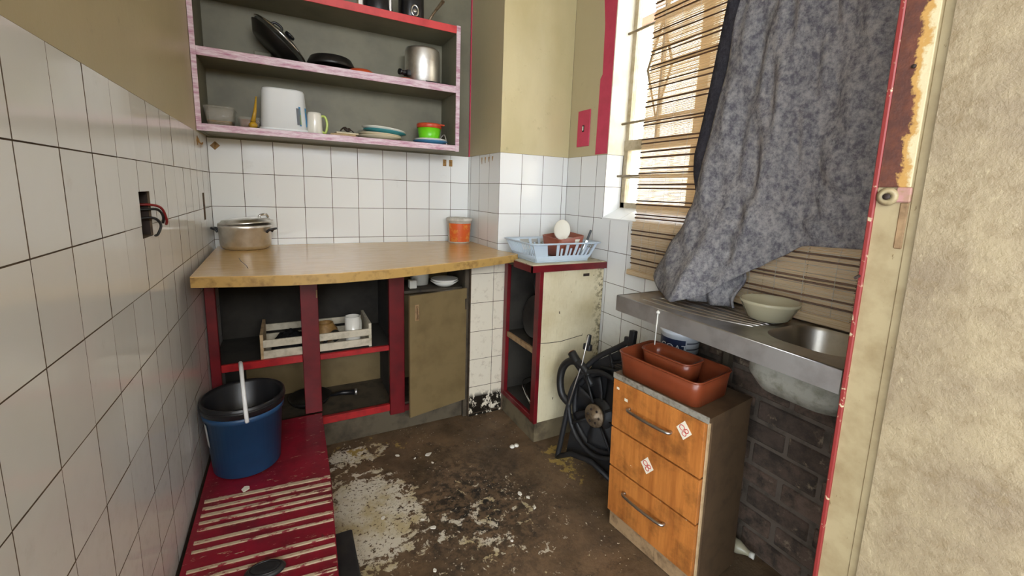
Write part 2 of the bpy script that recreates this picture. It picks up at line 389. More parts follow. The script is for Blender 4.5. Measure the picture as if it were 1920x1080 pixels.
# ================================================================== THE SETTING
XW, YF, XR, S, SV = 1.841, -0.457, 1.385, 0.14, 0.16876
TOP = 1.535; ZC = 2.75
rows = [TOP - i * SV for i in range(10)]                   # tile course lines from the top
PL = 0.0013                                                # tile thickness over the wall body
def rects_minus(r, holes):                                # rectangles (a0,a1,b0,b1) with rectangular holes cut out
    out = [r]
    for h in holes:
        nxt = []
        for (a0, a1, b0, b1) in out:
            if h[1] <= a0 or h[0] >= a1 or h[3] <= b0 or h[2] >= b1: nxt.append((a0, a1, b0, b1)); continue
            if h[0] > a0: nxt.append((a0, h[0], b0, b1))
            if h[1] < a1: nxt.append((h[1], a1, b0, b1))
            m0, m1 = max(a0, h[0]), min(a1, h[1])
            if h[2] > b0: nxt.append((m0, m1, b0, h[2]))
            if h[3] < b1: nxt.append((m0, m1, h[3], b1))
        out = nxt
    return out
# floor, ceiling
struct(MB().box(-0.2, XW + 0.16, -5.6, 0.2, -0.1, 0.0).box(-2.5, -0.2, -5.6, -1.2, -0.1, 0.0).build('floor', 'floor'), 'dark dirty floor with flaking white paint patches', 'floor')
struct(MB().box(-0.2, XW + 0.16, -5.6, 0.2, ZC, ZC + 0.1).box(-1.7, -0.2, -5.6, -1.2, ZC, ZC + 0.1).build('ceiling', 'ceil'), 'plain painted ceiling over the kitchen', 'ceiling')  # second box: unseen eave added to keep the sun out of the kitchen
# left wall with two chased-out holes
HOLE1 = (-1.185, -1.088, 1.165, 1.287); HOLE2 = (-0.248, -0.200, 1.145, 1.268)
mb = MB()
for a0, a1, b0, b1 in rects_minus((-2.36, 0.1, 0.0, ZC), [HOLE1, HOLE2]): mb.box(-0.06, -PL, a0, a1, b0, b1)
mb.box(-0.13, -0.06, -2.36, 0.1, 0, ZC)
wl = struct(mb.build('wall_left', 'grout'), 'left kitchen wall with white tiles below olive paint', 'wall')
def paint(name, parent, mat, *b): o = MB().box(*b).build(name, mat); o.parent = parent; return o
paint('paint_coat', wl, 'olive', -PL, -0.001, -2.36, 0.0, TOP, ZC)
wb = struct(MB().box(-0.13, XR + 0.05, PL, 0.13, 0, ZC).build('wall_back', 'grout'), 'back wall with white tiles between counter and shelf', 'wall')
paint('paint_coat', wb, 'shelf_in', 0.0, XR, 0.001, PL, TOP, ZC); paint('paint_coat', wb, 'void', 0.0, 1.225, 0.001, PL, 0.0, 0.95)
wp = struct(MB().box(XR + PL, XW + 0.02, YF + PL, 0.13, 0, ZC).box(1.225, XR + PL + 0.001, YF + PL, -0.0, 0, 0.954).build('wall_pier', 'grout'), 'tiled pier beside the window wall with a low nib under the counter', 'wall')
paint('paint_coat', wp, 'olive', XR + 0.001, XR + PL, YF, 0.0, TOP, ZC); paint('paint_coat', wp, 'olive_pier', XR + 0.001, XW, YF + 0.001, YF + PL + .001, TOP, ZC)
MB().box(XR - 0.004, XR + 0.004, -0.012, -0.002, TOP, ZC).build('paint_line', 'pink', wp)
struct(MB().box(-0.2, XW + 0.16, -5.75, -5.6, 0, 2.02).build('wall_rear', 'plaster'), 'unseen cream far wall of adjoining room, added against sky reflections', 'wall')  # unseen, added to keep the open sky out of the tile reflections
# window wall
WY0, WY1, WZ0, WZ1, XG = -0.806, -2.14, 1.2, 2.52, 1.955
mb = MB()
for a0, a1, b0, b1 in rects_minus((-5.6, 0.13, 0.0, ZC), [(WY1, WY0, WZ0, WZ1)]): mb.box(XW + PL, XW + 0.16, a0, a1, b0, b1)  # unseen run past the kitchen is added to shut out sky reflections
wr = struct(mb.build('wall_right', 'mortar'), 'window wall with white tiles and bare sooty bricks under the sink', 'wall')
for a0, a1, b0, b1 in rects_minus((-2.2, YF, TOP, ZC), [(WY1, WY0, WZ0 - .1, WZ1)]): paint('paint_coat', wr, 'olive', XW + 0.001, XW + PL + 0.001, a0, a1, b0, b1)
# pink band painted round the window, reveal coats
MB().prism([(-0.708, TOP + 0.004), (-0.712, 1.93), (-0.728, 1.95), (-0.722, 2.2), (-0.70, 2.35), (-0.70, 2.6), (-0.79, 2.6), (WY0, WZ1), (WY0, TOP + 0.004)][::-1], 0, 0.0022,
           X=Matrix(((0, 0, -1, XW + 0.0015), (1, 0, 0, 0), (0, 1, 0, 0), (0, 0, 0, 1)))).build('pink_border', 'pink', wr)
MB().box(XW + 0.001, XG + 0.02, WY0 - 0.006, WY0, TOP, WZ1).box(XW + 0.001, XG + 0.02, WY1, WY0, WZ1 - 0.006, WZ1 + 0.002).build('reveal_coat', 'whitewash', wr)

# ---- tiles, each one an object that belongs to its wall
tile_cache = {}
def tile(parent, plane, a0, a1, b0, b1, mat='tile', holes=()):
    """plane 'x+': face looks to +X at X=parent plane ... a = horizontal axis, b = z"""
    kind, p = plane; g = 0.0008
    w_, h_ = a1 - a0 - 2 * g, b1 - b0 - 2 * g
    if w_ < 0.004 or h_ < 0.004: return
    key = (round(w_, 4), round(h_, 4), mat) if not holes else None
    if key not in tile_cache or key is None:
        mb = MB()
        if holes:
            for r0, r1, q0, q1 in rects_minus((a0 + g, a1 - g, b0 + g, b1 - g), holes):
                c = (a0 + a1) / 2; d = (b0 + b1) / 2; mb.box(c - r1, c - r0, -PL, 0, q0 - d, q1 - d)
        else:
            e = min(0.0006, w_ / 4)
            o = [(-w_ / 2, -h_ / 2), (w_ / 2, -h_ / 2), (w_ / 2, h_ / 2), (-w_ / 2, h_ / 2)]
            i = [(x - math.copysign(e, x), y - math.copysign(e, y)) for x, y in o]
            mb.loft([[(x, -PL, y) for x, y in o], [(x, -e, y) for x, y in o], [(x, 0, y) for x, y in i]], smooth=False)
        me = mb.mesh('tile'); me.materials.append(M[mat]); me.materials.append(M['grout'])
        for pg in me.polygons: pg.material_index = 0 if abs(pg.normal.y) > 0.9 else 1
        if key: tile_cache[key] = me
    else: me = tile_cache[key]
    if key: me = tile_cache[key]
    ob = bpy.data.objects.new('tile', me); COL.objects.link(ob); ob.parent = parent
    a, b = (a0 + a1) / 2, (b0 + b1) / 2; j = lambda s: random.uniform(-s, s)
    # local +Y is the tile's outward face
    if kind == 'x+': ob.location = (p + j(.0004), a, b); rz = -PI / 2
    elif kind == 'x-': ob.location = (p + j(.0004), a, b); rz = PI / 2
    else: ob.location = (a, p + j(.0004), b); rz = PI
    ob.rotation_euler = (j(.003), j(.001), rz + j(.003)); return ob
# left wall
jl = [0.0] + [-0.0563 - k * S for k in range(0, 16)]
for k in range(len(jl) - 1):
    for r in range(9):
        a0, a1 = jl[k + 1], jl[k]
        hs = [h for h in (HOLE1, HOLE2) if h[0] < a1 and h[1] > a0 and h[2] < rows[r] and h[3] > rows[r + 1]]
        if rows[r + 1] < 0.15: continue
        tile(wl, ('x+', 0.0), a0, a1, rows[r + 1], rows[r], holes=hs)
# back wall
jb = [0.0] + [0.1434 + k * S for k in range(9)] + [XR]
for k in range(len(jb) - 1):
    for r in range(4): tile(wb, ('y-', 0.0), jb[k], jb[k + 1], max(rows[r + 1], 0.94), rows[r])
# pier: left face, front face, nib below the counter
jp = [0.0, -0.037, -0.177, -0.317, YF]
for k in range(4):
    for r in range(4): tile(wp, ('x-', XR), jp[k + 1], jp[k], max(rows[r + 1], 0.94), rows[r])
jf = [XR, 1.5256, 1.6656, 1.8056, XW]
for k in range(4):
    for r in range(4): tile(wp, ('y-', YF), jf[k], jf[k + 1], max(rows[r + 1], 0.9), rows[r])
for a0, a1 in ((1.227, 1.367), (1.367, 1.44)):
    for r in range(3, 9): tile(wp, ('y-', YF - 0.0005), a0, a1, max(rows[r + 1], 0.018), min(rows[r], 0.953), 'tile_low')
    tile(wp, ('y-', YF - 0.0005), a0, a1, 0.0, 0.0165, 'tile_low')
# window wall
jw = [YF, -0.5895] + [-0.5895 - S * k for k in range(1, 11)]
for k in range(len(jw) - 1):
    a0, a1 = jw[k + 1], jw[k]
    for r in range(9):
        b0, b1 = rows[r + 1], rows[r]
        if r < 2:
            if a1 <= WY0: continue
            tile(wr, ('x-', XW), max(a0, WY0), a1, b0, b1)
        elif r < 4 or a0 > -1.30: tile(wr, ('x-', XW), a0, a1, b0, b1)
# reveal tiles and sill tiles
for r in range(2):
    o = tile(wr, ('y-', WY0 - 0.001), XW, XG, rows[r + 1] if r == 0 else 1.2, rows[r]); o.location.y = WY0 - 0.001
for k in range(10):
    y1 = WY0 - k * S; y0 = max(WY1, y1 - S)
    MB().prism([(XW - 0.004, 1.193), (XG + 0.01, 1.25), (XG + 0.01, 1.262), (XW - 0.004, 1.202)], -y1 + 0.001, -y0 - 0.001,
               X=Matrix(((1, 0, 0, 0), (0, 0, -1, 0), (0, 1, 0, 0), (0, 0, 0, 1)))).build('sill_tile', 'tile', wr)
# ---- bricks under the sink
BH, BL = 0.0865, 0.232
for c in range(11):
    z0 = 0.006 + c * BH; off = (c % 2) * BL / 2
    for k in range(5):
        y1 = -1.295 - k * BL + off; y0 = y1 - BL + 0.014
        y1 = min(y1, -1.292)
        if y1 - y0 < 0.03: continue
        MB().box(XW - 0.001 - random.uniform(0, .006), XW + PL + .002, y0 + random.uniform(0, .006), y1, z0 + random.uniform(0, .004), z0 + BH - 0.010 - random.uniform(0, .006), bev=0.004).build('brick', 'brick', wr)
# ---- window
win = struct(MB().box(XG, XG + 0.03, WY0 - 0.032, WY0 - 0.004, 1.25, WZ1).box(XG, XG + 0.03, WY1, WY1 + 0.03, 1.25, WZ1).box(XG, XG + 0.03, WY1, WY0, 1.255, 1.285).box(XG, XG + 0.03, WY1, WY0, WZ1 - 0.035, WZ1)
             .build('window_1', 'winframe'), 'steel framed window with burglar bars behind the bamboo blind', 'window')
MB().box(XG - 0.004, XG + 0.034, WY1, WY0, 1.558, 1.612).build('transom', 'winframe', win)
MB().box(XG - 0.006, XG + 0.036, -1.30, -1.245, 1.25, WZ1).build('mullion', 'winframe', win)
MB().box(XG - 0.006, XG + 0.036, -1.76, -1.71, 1.25, WZ1).build('mullion', 'winframe', win)
cs = [(-0.84, -1.245), (-1.30, -1.71), (-1.76, -2.11)]
for a, b in cs:
    MB().box(XG + 0.003, XG + 0.02, b, a, 1.414, 1.43).build('glazing_bar', 'winframe', win)
    MB().box(XG + 0.012, XG + 0.015, b, a, 1.285, 1.414).build('pane', 'glass', win); MB().box(XG + 0.012, XG + 0.015, b, a, 1.43, 1.558).build('pane', 'glass', win)
    MB().box(XG + 0.012, XG + 0.015, b, a, 1.612, WZ1 - 0.035).build('pane', 'glass', win)
    m_ = (a + b) / 2
    MB().box(XG + 0.004, XG + 0.022, m_ + 0.015, m_ + 0.03, 1.612, WZ1 - 0.03).build('casement_bar', 'winframe', win)
for z in (2.14, 1.695, 1.425): MB().tube([(XG - 0.03, WY0, z), (XG - 0.03, WY1, z)], 0.0065, 6).build('burglar_bar', 'bars', win)
for a, b in cs:
    m_ = (a + b) / 2; h = 0.075
    MB().tube([(XG - 0.03, m_, 2.14), (XG - 0.03, m_ - h, 1.93), (XG - 0.03, m_, 1.70), (XG - 0.03, m_ + h, 1.93), (XG - 0.03, m_, 2.14)], 0.0065, 6).build('burglar_diamond', 'bars', win)
# ---- end of the partition on the right with its old steel door frame, out of plumb
LEAN = -2.0
part = struct(MB().box(0.0, 0.5, -0.70, -0.078, -1.2, 1.9).build('wall_front', 'plaster'), 'rough cream plastered wall end beside the rusty door frame', 'wall')
part.location = (1.322, -2.2, 1.09); part.rotation_euler = (0, math.radians(LEAN), 0)
fr = struct(MB().box(0.012, 0.14, -0.079, -0.002, -1.2, 1.9).build('door_1', 'frame'), 'old steel door frame with rust, peeling paint and red edge', 'door frame')
fr.location = part.location; fr.rotation_euler = part.rotation_euler
MB().box(0.006, 0.05, -0.009, 0.0, -1.2, 1.9, bev=0.002).build('frame_lip', 'red_edge', fr)
MB().box(0.009, 0.03, -0.057, -0.0085, 0.262, 1.9, bev=0.001).build('rust_plate', 'rust', fr)
MB().box(0.0095, 0.03, -0.079, -0.06, -1.2, 1.9, bev=0.002).build('frame_bead', 'frame', fr)
MB().lathe([(0.0, 0.0), (0.014, 0.0), (0.017, 0.004), (0.008, 0.006), (0.006, 0.001), (0, 0.001)], 14, X=T(0.009, -0.027, 0.245) @ R('Y', -90)).build('strike_boss', 'frame', fr)
MB().lathe([(0.0, 0.0), (0.006, 0.0), (0.006, 0.002), (0, 0.002)], 12, X=T(0.0025, -0.027, 0.245) @ R('Y', -90)).build('strike_hole', 'bark', fr)
MB().box(0.006, 0.02, -0.06, -0.038, 0.235, 0.262, bev=0.002).build('latch_plate', 'latch', fr)
MB().box(0.010, 0.02, -0.058, -0.045, 0.15, 0.235, bev=0.002).build('latch_slot', 'board', fr)
MB().lathe([(0.0, 0.0), (0.0035, 0.0), (0.0035, 0.003), (0, 0.003)], 10, X=T(0.0088, -0.034, 0.47) @ R('Y', -90)).build('screw_hole', 'bark', fr)
MB().tube([(0.0065, -0.002, 0.09), (-0.012, -0.004, 0.088)], 0.003, 6).build('nail', 'bark', fr)
# ---- the yard outside
struct(MB().box(XW + 0.2, 9, -8, 8, -0.3, -0.2).build('ground_yard', 'yard'), 'pale sunlit yard paving outside the window', 'ground')
yw = MB().box(4.6, 4.8, -6, 7, -0.2, 3.5).build('yard_wall', 'yardwall'); tag(yw, 'sunlit cream yard wall outside behind the window', 'wall')
MB().box(4.5, 4.85, -6, 7, 3.5, 3.6).build('coping', 'roofbrown', yw)
for k in range(36): MB().box(4.55, 4.6, -3.2 + k * 0.26, -3.06 + k * 0.26, -0.2, 3.5).build('wall_post', 'yardwall', yw)

# ================================================================== LARGE FURNITURE
# ---- worktop
ct = thing('worktop', 'beech laminate worktop with bowed worn front edge along back wall', 'worktop', (0.7, -0.4, 0.956))
poly = [(0.012, -0.004), (0.03, -0.84), (0.18, -0.877), (0.34, -0.905), (0.5, -0.915), (0.68, -0.893), (0.855, -0.85), (1.1, -0.778), (1.3, -0.703), (1.41, -0.655), (1.418, -0.62), (1.37, YF - 0.004), (XR - 0.003, YF - 0.003), (XR - 0.003, -0.004)]
MB().prism(poly, 0.992, 0.995).build('laminate_top', 'laminate', ct, True)
MB().prism(poly, 0.956, 0.992).build('core', 'lam_edge', ct, True)
MB().tube([hz(x, y, 0.9952) for x, y in ((448, 484), (452, 490), (455, 492), (462, 498), (465, 503))], 0.0012, 5).build('crack', 'bark', ct, True)

# ---- built-in base cabinet
YC = -0.42; TC = 0.954
bc = thing('base_cabinet', 'red framed open base cabinet under the worktop with one khaki door', 'cabinet', (0.62, -0.2, 0.0))
def wp_(name, mat, *b, bev=0.0): return MB().box(*b, bev=bev).build(name, mat, bc, True)
wp_('stile', 'red', 0.004, 0.042, YC - 0.018, YC + 0.01, 0.205, TC, bev=0.002)
st = wp_('stile', 'red', 0.370, 0.446, YC - 0.02, YC + 0.01, 0.205, TC, bev=0.002)
wp_('stile', 'red', 0.779, 0.858, YC - 0.02, YC + 0.01, 0.105, TC, bev=0.002)
wp_('stile', 'darkwood', 1.198, 1.222, YC - 0.02, YC + 0.02, 0.0, TC, bev=0.002)
wp_('shelf_edge', 'red_bright', 0.042, 0.370, YC - 0.008, YC + 0.01, 0.472, 0.507, bev=0.002)
wp_('shelf_edge', 'red_bright', 0.446, 0.779, YC - 0.008, YC + 0.01, 0.470, 0.497, bev=0.002)
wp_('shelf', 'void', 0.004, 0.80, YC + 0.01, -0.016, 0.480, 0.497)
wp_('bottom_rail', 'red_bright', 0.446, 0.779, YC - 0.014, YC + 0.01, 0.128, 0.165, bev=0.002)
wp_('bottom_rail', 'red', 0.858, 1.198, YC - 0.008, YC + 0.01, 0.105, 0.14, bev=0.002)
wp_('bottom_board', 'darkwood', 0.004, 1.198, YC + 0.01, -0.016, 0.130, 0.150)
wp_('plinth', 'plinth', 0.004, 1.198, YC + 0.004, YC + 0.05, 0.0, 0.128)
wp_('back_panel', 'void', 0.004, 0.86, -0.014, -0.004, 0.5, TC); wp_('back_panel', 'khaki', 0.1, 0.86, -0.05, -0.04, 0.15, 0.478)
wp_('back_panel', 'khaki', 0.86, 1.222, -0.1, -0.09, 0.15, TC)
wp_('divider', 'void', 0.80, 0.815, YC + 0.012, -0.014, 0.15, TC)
wp_('divider', 'darkwood', 1.210, 1.222, YC + 0.02, -0.014, 0.0, TC)
MB().box(0.438, 0.444, YC - 0.026, YC - 0.02, 0.79, 0.83, bev=0.001).build('catch', 'board', st, False).location = -bc.location
hng, fre = Vector((1.203, YC - 0.012, 0)), Vector((0.862, -0.508, 0)); dv = (hng - fre); dl = dv.length; an = math.atan2(dv.y, dv.x)
XD = T(fre.x, fre.y, 0) @ Matrix.Rotation(an, 4, 'Z')
dr = MB().box(0, dl, -0.018, 0, 0.113, 0.781, bev=0.002, X=XD).build('door', 'khaki', bc, True)
h_ = MB().tube(sm([(0.038, -0.018, 0.655), (0.038, -0.036, 0.665), (0.038, -0.036, 0.71), (0.038, -0.018, 0.72)], 4), 0.0045, 6, X=XD).box(0.028, 0.05, -0.02, -0.018, 0.645, 0.73, X=XD)
o = h_.build('handle', 'board', dr); o.location = -bc.location
MB().box(dl - 0.012, dl + 0.004, -0.022, 0.0, 0.66, 0.72, X=XD).build('hinge', 'darkwood', dr).location = -bc.location

# ---- wall shelf unit
su = thing('shelf_unit', 'three tier wall shelf with pinkish worn edges and red top board', 'shelf', (0.6, -0.13, 1.54))
def sp(name, mat, *b, bev=0.0): return MB().box(*b, bev=bev).build(name, mat, su, True)
SY = -0.26
sd_l = sp('side_board', 'shelf_in', 0.002, 0.018, SY + 0.004, -0.002, 1.54, 2.52)
sd_r = sp('side_board', 'shelf_in', 1.197, 1.216, SY + 0.004, -0.002, 1.54, 2.20)
e = MB().box(0.001, 0.020, SY - 0.002, SY + 0.004, 1.54, 2.52).build('edge_strip', 'wornpink', sd_l); e.location = -su.location
e = MB().box(1.196, 1.218, SY - 0.002, SY + 0.004, 1.537, 2.203).build('edge_strip', 'wornpink', sd_r); e.location = -su.location
for z0, z1, em in ((1.542, 1.570, 'wornpink'), (1.856, 1.890, 'wornpink'), (2.165, 2.200, 'red_top')):
    s_ = sp('shelf_board', 'shelf_in', 0.018, 1.197, SY + 0.004, -0.002, z0, z1)
    e = MB().box(0.02, 1.196, SY - 0.001, SY + 0.004, z0 - 0.002, z1 + 0.001, bev=0.001).build('edge_strip', em, s_); e.location = -su.location
sp('back_board', 'shelf_in', 0.018, 1.197, -0.006, -0.002, 1.57, 2.165)

# ---- small cream cabinet in front of the pier
kc = thing('corner_cabinet', 'small cream cabinet with red painted frame and open side by pier', 'cabinet', (1.64, -0.65, 0.0))
def kp(name, mat, *b, bev=0.0): return MB().box(*b, bev=bev).build(name, mat, kc, True)
X0, Y0, Y1, ZB, ZT = 1.435, -0.852, YF - 0.008, 0.118, 0.938
kp('plinth', 'concrete', X0 + 0.012, XW - 0.004, Y0 + 0.012, Y1, 0.0, ZB)
kp('side_panel', 'chipped', X0 + 0.02, XW - 0.004, Y0, Y0 + 0.018, ZB, ZT)
kp('stile', 'red', X0 - 0.003, X0 + 0.02, Y0 - 0.002, Y0 + 0.042, ZB - 0.004, ZT, bev=0.002)
kp('stile', 'red', X0 - 0.003, X0 + 0.02, Y1 - 0.04, Y1, ZB - 0.004, ZT, bev=0.002)
kp('bottom_rail', 'red', X0 - 0.002, X0 + 0.02, Y0 + 0.042, Y1 - 0.04, ZB - 0.002, ZB + 0.03, bev=0.002)
kp('top_rail', 'darkwood', X0, X0 + 0.018, Y0 + 0.042, Y1 - 0.04, ZT - 0.02, ZT)
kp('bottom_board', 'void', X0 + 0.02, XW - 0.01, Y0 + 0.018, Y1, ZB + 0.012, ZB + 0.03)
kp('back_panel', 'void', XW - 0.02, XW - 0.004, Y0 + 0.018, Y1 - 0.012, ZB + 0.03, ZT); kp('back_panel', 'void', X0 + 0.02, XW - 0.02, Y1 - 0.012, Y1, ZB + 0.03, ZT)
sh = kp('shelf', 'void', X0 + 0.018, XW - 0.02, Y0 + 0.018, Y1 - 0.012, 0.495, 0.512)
MB().box(X0 + 0.006, X0 + 0.018, Y0 + 0.042, Y1 - 0.04, 0.487, 0.516).build('edge_strip', 'board', sh).location = -kc.location
tp = MB().prism([(1.377, -0.867), (XW - 0.003, -0.867), (XW - 0.003, Y1), (1.427, Y1), (1.427, -0.652), (1.377, -0.686)], ZT, 0.972).build('top_slab', 'chipped', kc, True)
MB().box(1.37, XW - 0.003, -0.874, -0.867, ZT - 0.002, 0.969).box(1.37, 1.377, -0.874, -0.688, ZT - 0.002, 0.969).build('edge_strip', 'red', tp).location = -kc.location
MB().tube([hy(x, y, Y0 - 0.001) for x, y in ((1008, 644), (1030, 643), (1052, 640), (1072, 634), (1092, 628))], 0.0016, 5).build('crack', 'bark', kc, True)
MB().box(1.70, 1.74, Y0 - 0.001, Y0 + 0.002, 0.895, 0.91).build('chip', 'bark', kc, True)

# ---- sink unit on the window wall
SZ, SX0, SYF, SYN = 0.935, 1.466, -1.372, -2.145
sk = thing('sink_unit', 'stainless steel sink top with grooved drainer and bowl at window wall', 'sink', (1.65, -1.75, 0.875))
BX0, BX1, BY0, BY1, BR = 1.545, 1.80, -2.12, -1.885, 0.08
def quad_sheet(mb):                                        # top sheet with a rounded opening for the bowl
    ring = rr(BX1 - BX0, BY1 - BY0, BR, SZ, 6, (BX0 + BX1) / 2, (BY0 + BY1) / 2); n = len(ring); cx, cy = (BX0 + BX1) / 2, (BY0 + BY1) / 2
    ob = []
    for (x, y, z) in ring:
        dx, dy = x - cx, y - cy; k = min(((XW - 0.004 - cx) if dx > 0 else (cx - SX0)) / max(abs(dx), 1e-6), ((SYF - 0.3 - cy) if dy > 0 else (cy - SYN)) / max(abs(dy), 1e-6))
        ob.append((cx + dx * k, cy + dy * k, SZ))
    mb.loft([ob, ring], False, False, smooth=False)
    k0 = SYF - 0.3
    mb._new([(SX0, k0, SZ), (XW - 0.004, k0, SZ), (XW - 0.004, SYF, SZ), (SX0, SYF, SZ)], [(0, 1, 2, 3)])
    return mb
mb = quad_sheet(MB()); mb.tube([(SX0 + 0.003, SYN, SZ - 0.002), (SX0 + 0.003, SYF - 0.003, SZ - 0.002), (XW - 0.01, SYF - 0.003, SZ - 0.002)], 0.004, 6)
mb.build('sheet_top', 'steel', sk, True)
MB().box(SX0 - 0.001, SX0 + 0.001, SYN, SYF, SZ - 0.06, SZ - 0.001).box(SX0 + 0.001, XW - 0.004, SYF - 0.001, SYF + 0.001, SZ - 0.06, SZ - 0.001).build('apron', 'steel_edge', sk, True)
cx, cy = (BX0 + BX1) / 2, (BY0 + BY1) / 2; w_, d_ = BX1 - BX0, BY1 - BY0
bowl = MB().loft([rr(w_, d_, BR, SZ, 6, cx, cy), rr(w_ - 0.012, d_ - 0.012, BR, SZ - 0.01, 6, cx, cy), rr(w_ - 0.03, d_ - 0.03, BR - .01, SZ - 0.13, 6, cx, cy), rr(w_ - 0.08, d_ - 0.08, BR - .03, SZ - 0.15, 6, cx, cy)], False, True).build('bowl', 'steel', sk, True)
MB().loft([rr(w_ + 0.06, d_ + 0.06, BR, SZ - 0.006, 6, cx, cy), rr(w_ + 0.05, d_ + 0.05, BR, SZ - 0.12, 6, cx, cy), rr(w_, d_, BR - .01, SZ - 0.162, 6, cx, cy)], False, True).build('bowl_coating', 'coat', bowl).location = -sk.location
MB().lathe([(0.0, 0), (0.03, 0), (0.034, 0.004), (0.02, 0.005), (0.0, 0.003)], 16, (cx, cy, SZ - 0.15)).build('drain', 'chrome', bowl).location = -sk.location
for k in range(7):                                        # pressed drainer ridges sweeping towards the bowl
    x0 = 1.515 + k * 0.042; x1 = 1.60 + k * 0.022
    MB().tube(sm([(x0, SYF - 0.09, SZ), (x0 + 0.004, SYF - 0.22, SZ), (x0 * 0.6 + x1 * 0.4, SYF - 0.36, SZ), (x1, -1.855, SZ)], 5), [0.0005] + [0.0032] * 14 + [0.0005], 6).build('drainer_ridge', 'steel', sk, True)
for y in (-1.63, -1.84): MB().box(SX0 + 0.03, XW - 0.012, y - 0.012, y + 0.012, SZ - 0.03, SZ - 0.004).box(XW - 0.036, XW - 0.008, y - 0.012, y + 0.012, 0.68, SZ - 0.02).build('bracket', 'darkwood', sk, True)
MB().tube([(SX0 - 0.002, -1.585, SZ - 0.01), (SX0 - 0.003, -1.585, SZ - 0.13)], 0.002, 5).lathe([(0, 0), (0.006, 0.0), (0.008, 0.006), (0, 0.012)], 8, (SX0 - 0.001, -1.585, SZ - 0.016)).build('string', 'rope', sk, True)

# ---- low red platform along the left wall
pf = thing('platform', 'low red painted platform with cream worn ridges along tiled left wall', 'platform', (0.22, -1.1, 0.0))
PZ = 0.2
MB().prism([(0.014, YC - 0.024), (0.443, YC - 0.024), (0.438, -1.0), (0.418, -1.5), (0.40, -1.95), (0.014, -1.95)][::-1], 0.172, PZ).build('deck', 'platform', pf, True)
for a, b in ((0.03, -1.9), (0.36, -1.9), (0.03, -0.5), (0.36, -0.5), (0.03, -1.1), (0.36, -1.1)): MB().box(a, a + 0.04, b, b + 0.04, 0.0, 0.172).build('leg', 'darkwood', pf, True)
ry = [-0.945, -0.985, -1.02, -1.057, -1.09, -1.145, -1.185, -1.26, -1.295, -1.345, -1.39, -1.44, -1.49, -1.54, -1.6]
for y in ry:
    xr = 0.438 - (abs(y) - 1.0) * 0.04; sk_ = -0.03; wd = random.uniform(0.010, 0.016)
    MB().prism([(0.03, y - sk_ * 0 + 0.02), (0.03, y + 0.02 - wd), (xr - 0.004, y - 0.02 - wd), (xr - 0.004, y - 0.02)], PZ - 0.001, PZ + 0.0035, bev=0.001).build('ridge', 'ridge', pf, True)

# ---- chest of three drawers (stands askew, leaning a little)
DL = (1.432, -1.455, 0.0); DR = math.atan2(-0.365, 0.038)
dk = thing('drawer_unit', 'small orange wood drawer unit with steel bar handles under the sink', 'drawer unit', DL, DR)
dk.rotation_mode = 'QUATERNION'; dk.rotation_quaternion = (Matrix.Rotation(math.radians(-2.0), 4, 'Y') @ Matrix.Rotation(DR, 4, 'Z')).to_quaternion()
dk.location = (1.437, -1.455, 0.006)
DW, DD, DH = 0.387, 0.235, 0.64
def dp(name, mat, *b, bev=0.0): return MB().box(*b, bev=bev).build(name, mat, dk)
dp('side_panel', 'darkboard', DW - 0.016, DW, 0.012, DD, 0, DH - 0.004); dp('side_panel', 'darkboard', 0, 0.014, 0.012, DD, 0, DH - 0.004)
dp('back_panel', 'darkboard', 0.014, DW - 0.016, DD - 0.008, DD, 0.03, DH - 0.01)
dp('top_board', 'darkboard', -0.003, DW + 0.002, -0.006, DD + 0.002, DH - 0.004, DH + 0.012)
dp('top_edge', 'greyedge', -0.003, DW - 0.002, -0.010, -0.005, DH - 0.008, DH + 0.014, bev=0.001)
dp('corner_strip', 'rawwood', DW - 0.012, DW - 0.006, 0.004, 0.012, 0.0, DH - 0.01)
dp('kick_board', 'board', 0.006, 0.13 + 0.09, 0.0, 0.012, 0.0, 0.072); dp('kick_board', 'board', 0.222, DW - 0.016, 0.0, 0.012, 0.0, 0.072)
zs = [(0.437, 0.630), (0.270, 0.430), (0.068, 0.263)]
for i, (a, b) in enumerate(zs):
    d = dp('drawer', 'wood', 0.0, DW - 0.014, -0.010, 0.010, a, b, bev=0.0015)
    if i != 1:
        zc = a + 0.105 if i == 0 else a + 0.125
        MB().tube(sm([(0.085, -0.010, zc), (0.087, -0.026, zc), (0.14, -0.032, zc), (0.205, -0.032, zc), (0.258, -0.026, zc), (0.26, -0.010, zc)], 4), 0.0058, 8).build('bar_handle', 'steel', d)
    if i < 2:
        sx_, sz_ = ((0.306, 0.572) if i == 0 else (0.175, 0.365))
        Xs = T(sx_, -0.0102, sz_) @ R('X', 90) @ R('Z', 0)
        st_ = MB().prism([(-0.028, 0.0), (0.0, -0.034), (0.028, 0.0), (0.0, 0.034)], 0, 0.0008, X=Xs).build('sticker', 'sticker', d)
        for (px, pz, r0) in ((-0.007, 0.007, 0.009), (0.010, 0.002, 0.0065), (0.002, -0.011, 0.0075)):
            MB().tube([(px + r0 * math.cos(2 * PI * q / 12), pz + r0 * math.sin(2 * PI * q / 12), 0.001) for q in range(12)], 0.0014, 4, X=Xs, closed=True).build('printed_flower', 'ink_red', st_)
for (x, z, s) in ((0.022, 0.60, 0.008), (0.062, 0.57, 0.010)): dp('paint_chip', 'sticker', x - s / 2, x + s, -0.0108, -0.0098, z - s * 0.7, z + s * 0.4)

